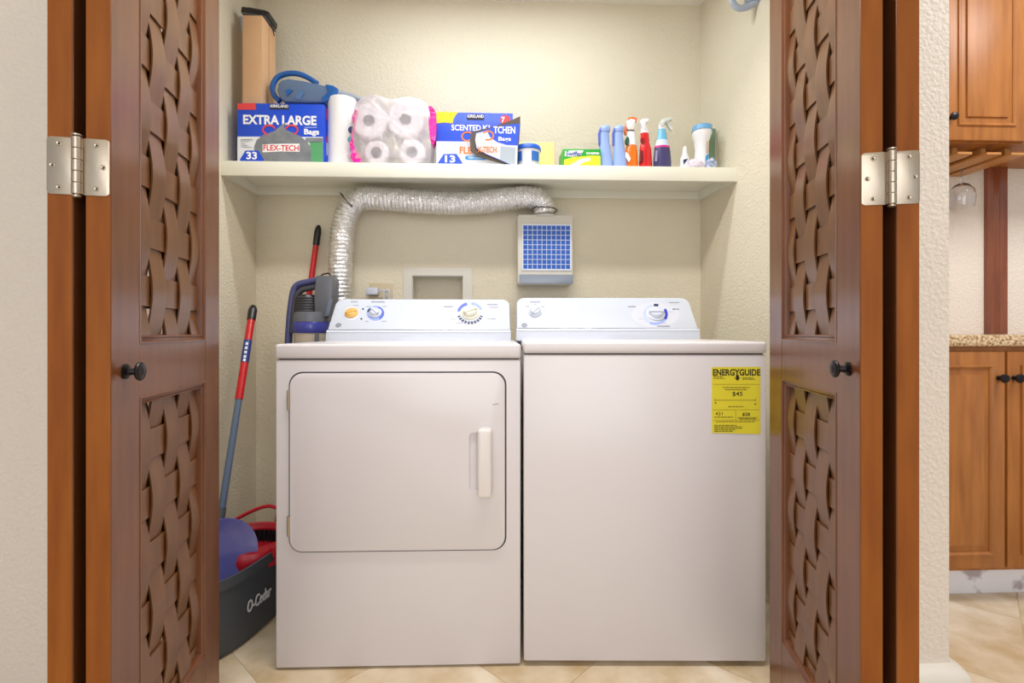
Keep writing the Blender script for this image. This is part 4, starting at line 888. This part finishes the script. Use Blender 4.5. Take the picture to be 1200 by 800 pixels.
# ================================================================== BAR AREA ON THE RIGHT
KB = [(0.0, 0.0), (0.009, 0.0), (0.007, 0.003), (0.0055, 0.012), (0.009, 0.015), (0.0145, 0.018), (0.0158, 0.023), (0.013, 0.028), (0.006, 0.0305), (0, 0.031)]
def cabdoor(parent, x0, x1, z0, z1, Yf, rail, kx, kz, pz0=None):
    b = nb(); box(b, x0, Yf - 0.02, z0, x1, Yf, z1, bev=0.003)
    d = obj('door', b, CAB, parent)
    pl_ = PY(Yf - 0.02); r = rail
    steps = ((0, 0.0006), (0.003, 0.003), (0.007, 0.0015), (0.010, -0.006), (0.020, -0.008), (0.024, -0.0085), (0.030, -0.002), (0.034, 0.0))
    m = nb(); rings = []
    # raised panel: moulding ring and centre field standing on the door face
    for ins, c in ((0, 0.0004), (0.002, 0.006), (0.006, 0.008), (0.012, 0.004), (0.014, 0.0008)):
        rings.append([m.verts.new(pl_.pt(a, b_, c)) for a, b_ in ((x0 + r + ins, z0 + r + ins), (x1 - r - ins, z0 + r + ins), (x1 - r - ins, z1 - r - ins), (x0 + r + ins, z1 - r - ins))])
    for i in range(4):
        for k in range(4): m.faces.new((rings[i][k], rings[i][(k + 1) % 4], rings[i + 1][(k + 1) % 4], rings[i + 1][k]))
    obj('moulding', m, CAB, d)
    q = r + 0.034
    obj('raised_panel', prism(nb(), pl_, [(x0 + q, z0 + q), (x1 - q, z0 + q), (x1 - q, z1 - q), (x0 + q, z1 - q)], 0, 0.009, bev=0.0075), CAB, d)
    obj('knob', lathe(nb(), KB, axisM((kx, Yf - 0.02, kz), (0, -1, 0)), 20), BRONZE, d)
    return d
YCF = 1.69; XB1 = 2.62
bc = thing('base_cabinet', 'honey brown wooden base cabinet with raised panel doors under a granite counter', 'cabinet', (1.9, 1.95, 0))
obj('body', bx(1.2, YCF, 0.118, XB1, YB - 0.002, 0.896), CAB, bc)
xs = W(1178, 500, YCF - 0.02).x; zt = W(1150, 412, YCF - 0.02).z; zb_ = W(1150, 666, YCF - 0.02).z
kz = W(1178, 443, YCF - 0.03).z
cabdoor(bc, xs - 0.40, xs, zb_, zt, YCF, 0.045, xs - 0.024, kz)
cabdoor(bc, xs + 0.009, xs + 0.41, zb_, zt, YCF, 0.045, xs + 0.030, kz)
MARB = mat('toe_marble', (232, 232, 238), 0.3); nt = MARB.node_tree
nz = nt.nodes.new('ShaderNodeTexNoise'); nz.inputs['Scale'].default_value = 9; nz.inputs['Detail'].default_value = 8; rp = nt.nodes.new('ShaderNodeValToRGB')
rp.color_ramp.elements[0].position = 0.54; rp.color_ramp.elements[0].color = lin((236, 236, 242)); rp.color_ramp.elements[1].position = 0.62; rp.color_ramp.elements[1].color = lin((176, 166, 174))
nt.links.new(nt.nodes['Texture Coordinate'].outputs['Object'], nz.inputs['Vector']); nt.links.new(nz.outputs['Fac'], rp.inputs['Fac']); nt.links.new(rp.outputs[0], nt.nodes['Principled BSDF'].inputs['Base Color'])
obj('toe_kick', bx(1.2, 1.761, 0.0005, XB1, YB - 0.002, 0.118), MARB, bc)
GRAN = mat('granite', (196, 168, 130), 0.2); nt = GRAN.node_tree
vz = nt.nodes.new('ShaderNodeTexNoise'); vz.inputs['Scale'].default_value = 110; vz.inputs['Detail'].default_value = 8; rp = nt.nodes.new('ShaderNodeValToRGB')
e = rp.color_ramp.elements; e[0].position = 0.34; e[0].color = lin((128, 94, 64)); e[1].position = 0.62; e[1].color = lin((222, 202, 168)); e2 = e.new(0.46); e2.color = lin((190, 156, 116))
nt.links.new(nt.nodes['Texture Coordinate'].outputs['Object'], vz.inputs['Vector']); nt.links.new(vz.outputs['Fac'], rp.inputs['Fac']); nt.links.new(rp.outputs[0], nt.nodes['Principled BSDF'].inputs['Base Color'])
tag(obj('countertop', bx(1.2, 1.662, 0.8965, XB1, YB - 0.002, 0.935, bev=0.006, seg=3), GRAN), 'speckled tan granite countertop on the honey brown base cabinet', 'countertop')
YUF = 1.95
uc = thing('upper_cabinet', 'honey brown wooden upper cabinet with raised panel door above the counter', 'cabinet', (1.9, 2.1, 1.70))
obj('body', bx(1.2, YUF, 1.702, XB1, YB - 0.002, 2.45), CAB, uc)
xm0 = W(1122, 140, YUF - 0.02).x; xm1 = W(1190, 140, YUF - 0.02).x; zm = W(1150, 148, YUF - 0.02).z
cabdoor(uc, xm0 - 0.055, xm1 + 0.055, zm - 0.055, 2.40, YUF, 0.055, W(1118, 136, YUF - 0.04).x, W(1118, 136, YUF - 0.04).z)
cabdoor(uc, xm0 - 0.055 - 0.355, xm0 - 0.062, zm - 0.055, 2.40, YUF, 0.055, xm0 - 0.11, zm)
rk = thing('stemware_rack', 'light wooden hanging stemware rack under the upper cabinet', 'stemware rack', (2.0, 2.1, 1.70))
for x in (1.66, 1.78, 1.90, 2.022, 2.125):
    b = nb(); box(b, x - 0.010, 2.0, 1.668, x + 0.010, YB - 0.005, 1.7015)
    prism(b, Plane((0, 0, 1.660), (1, 0, 0), (0, 1, 0)), [(x - 0.037, YB - 0.004), (x - 0.037, 2.01), (x - 0.03, 1.955), (x + 0.03, 1.955), (x + 0.037, 1.99), (x + 0.037, YB - 0.004)], 0, 0.009)
    obj('rail', b, RACK, rk)
GLS = mat('clear_glass', (250, 252, 255), 0.02, trans=1.0)
gz = 1.671; gp = Vector((2.074, 2.15, 0))
gl = lathe(nb(), [(0.0, gz), (0.034, gz), (0.035, gz + 0.002), (0.004, gz + 0.004)][::-1] if False else [(0.0, gz + 0.004), (0.034, gz + 0.003), (0.035, gz + 0.0005), (0.010, gz - 0.002), (0.0038, gz - 0.012), (0.0034, gz - 0.060), (0.006, gz - 0.068), (0.026, gz - 0.078), (0.044, gz - 0.100), (0.049, gz - 0.125), (0.046, gz - 0.160), (0.043, gz - 0.175), (0.0415, gz - 0.175), (0.0445, gz - 0.160), (0.0474, gz - 0.125), (0.0425, gz - 0.101), (0.025, gz - 0.080), (0.0, gz - 0.072)], Matrix.Translation(gp), 32, caps=False)
tag(obj('wine_glass', gl, GLS), 'clear stemmed wine glass hanging upside down from the wooden rack', 'wine glass')
# wooden frame on the bar wall
tx0, tx1 = W(1153, 300, YB).x, W(1177, 300, YB).x
b = nb(); wd = tx1 - tx0
pf = [(0, 0), (0, 0.018), (wd * 0.12, 0.022), (wd * 0.2, 0.014), (wd * 0.3, 0.016), (wd * 0.42, 0.030), (wd * 0.55, 0.024), (wd * 0.62, 0.014), (wd * 0.72, 0.020), (wd * 0.9, 0.024), (wd, 0.016), (wd, 0)]
prism(b, Plane((tx0, YB, 0.936), (1, 0, 0), (0, -1, 0)), pf, 0, -0.765)
struct('trim_1', b, TRIMW, 'dark wooden frame strip on the bar wall above the counter')
for o in list(bpy.data.objects):
    if o.name.startswith('wall_') and o.name != 'wall_shelf' and o.type == 'MESH' and o.parent is None and 'kind' not in o: o['kind'] = 'structure'
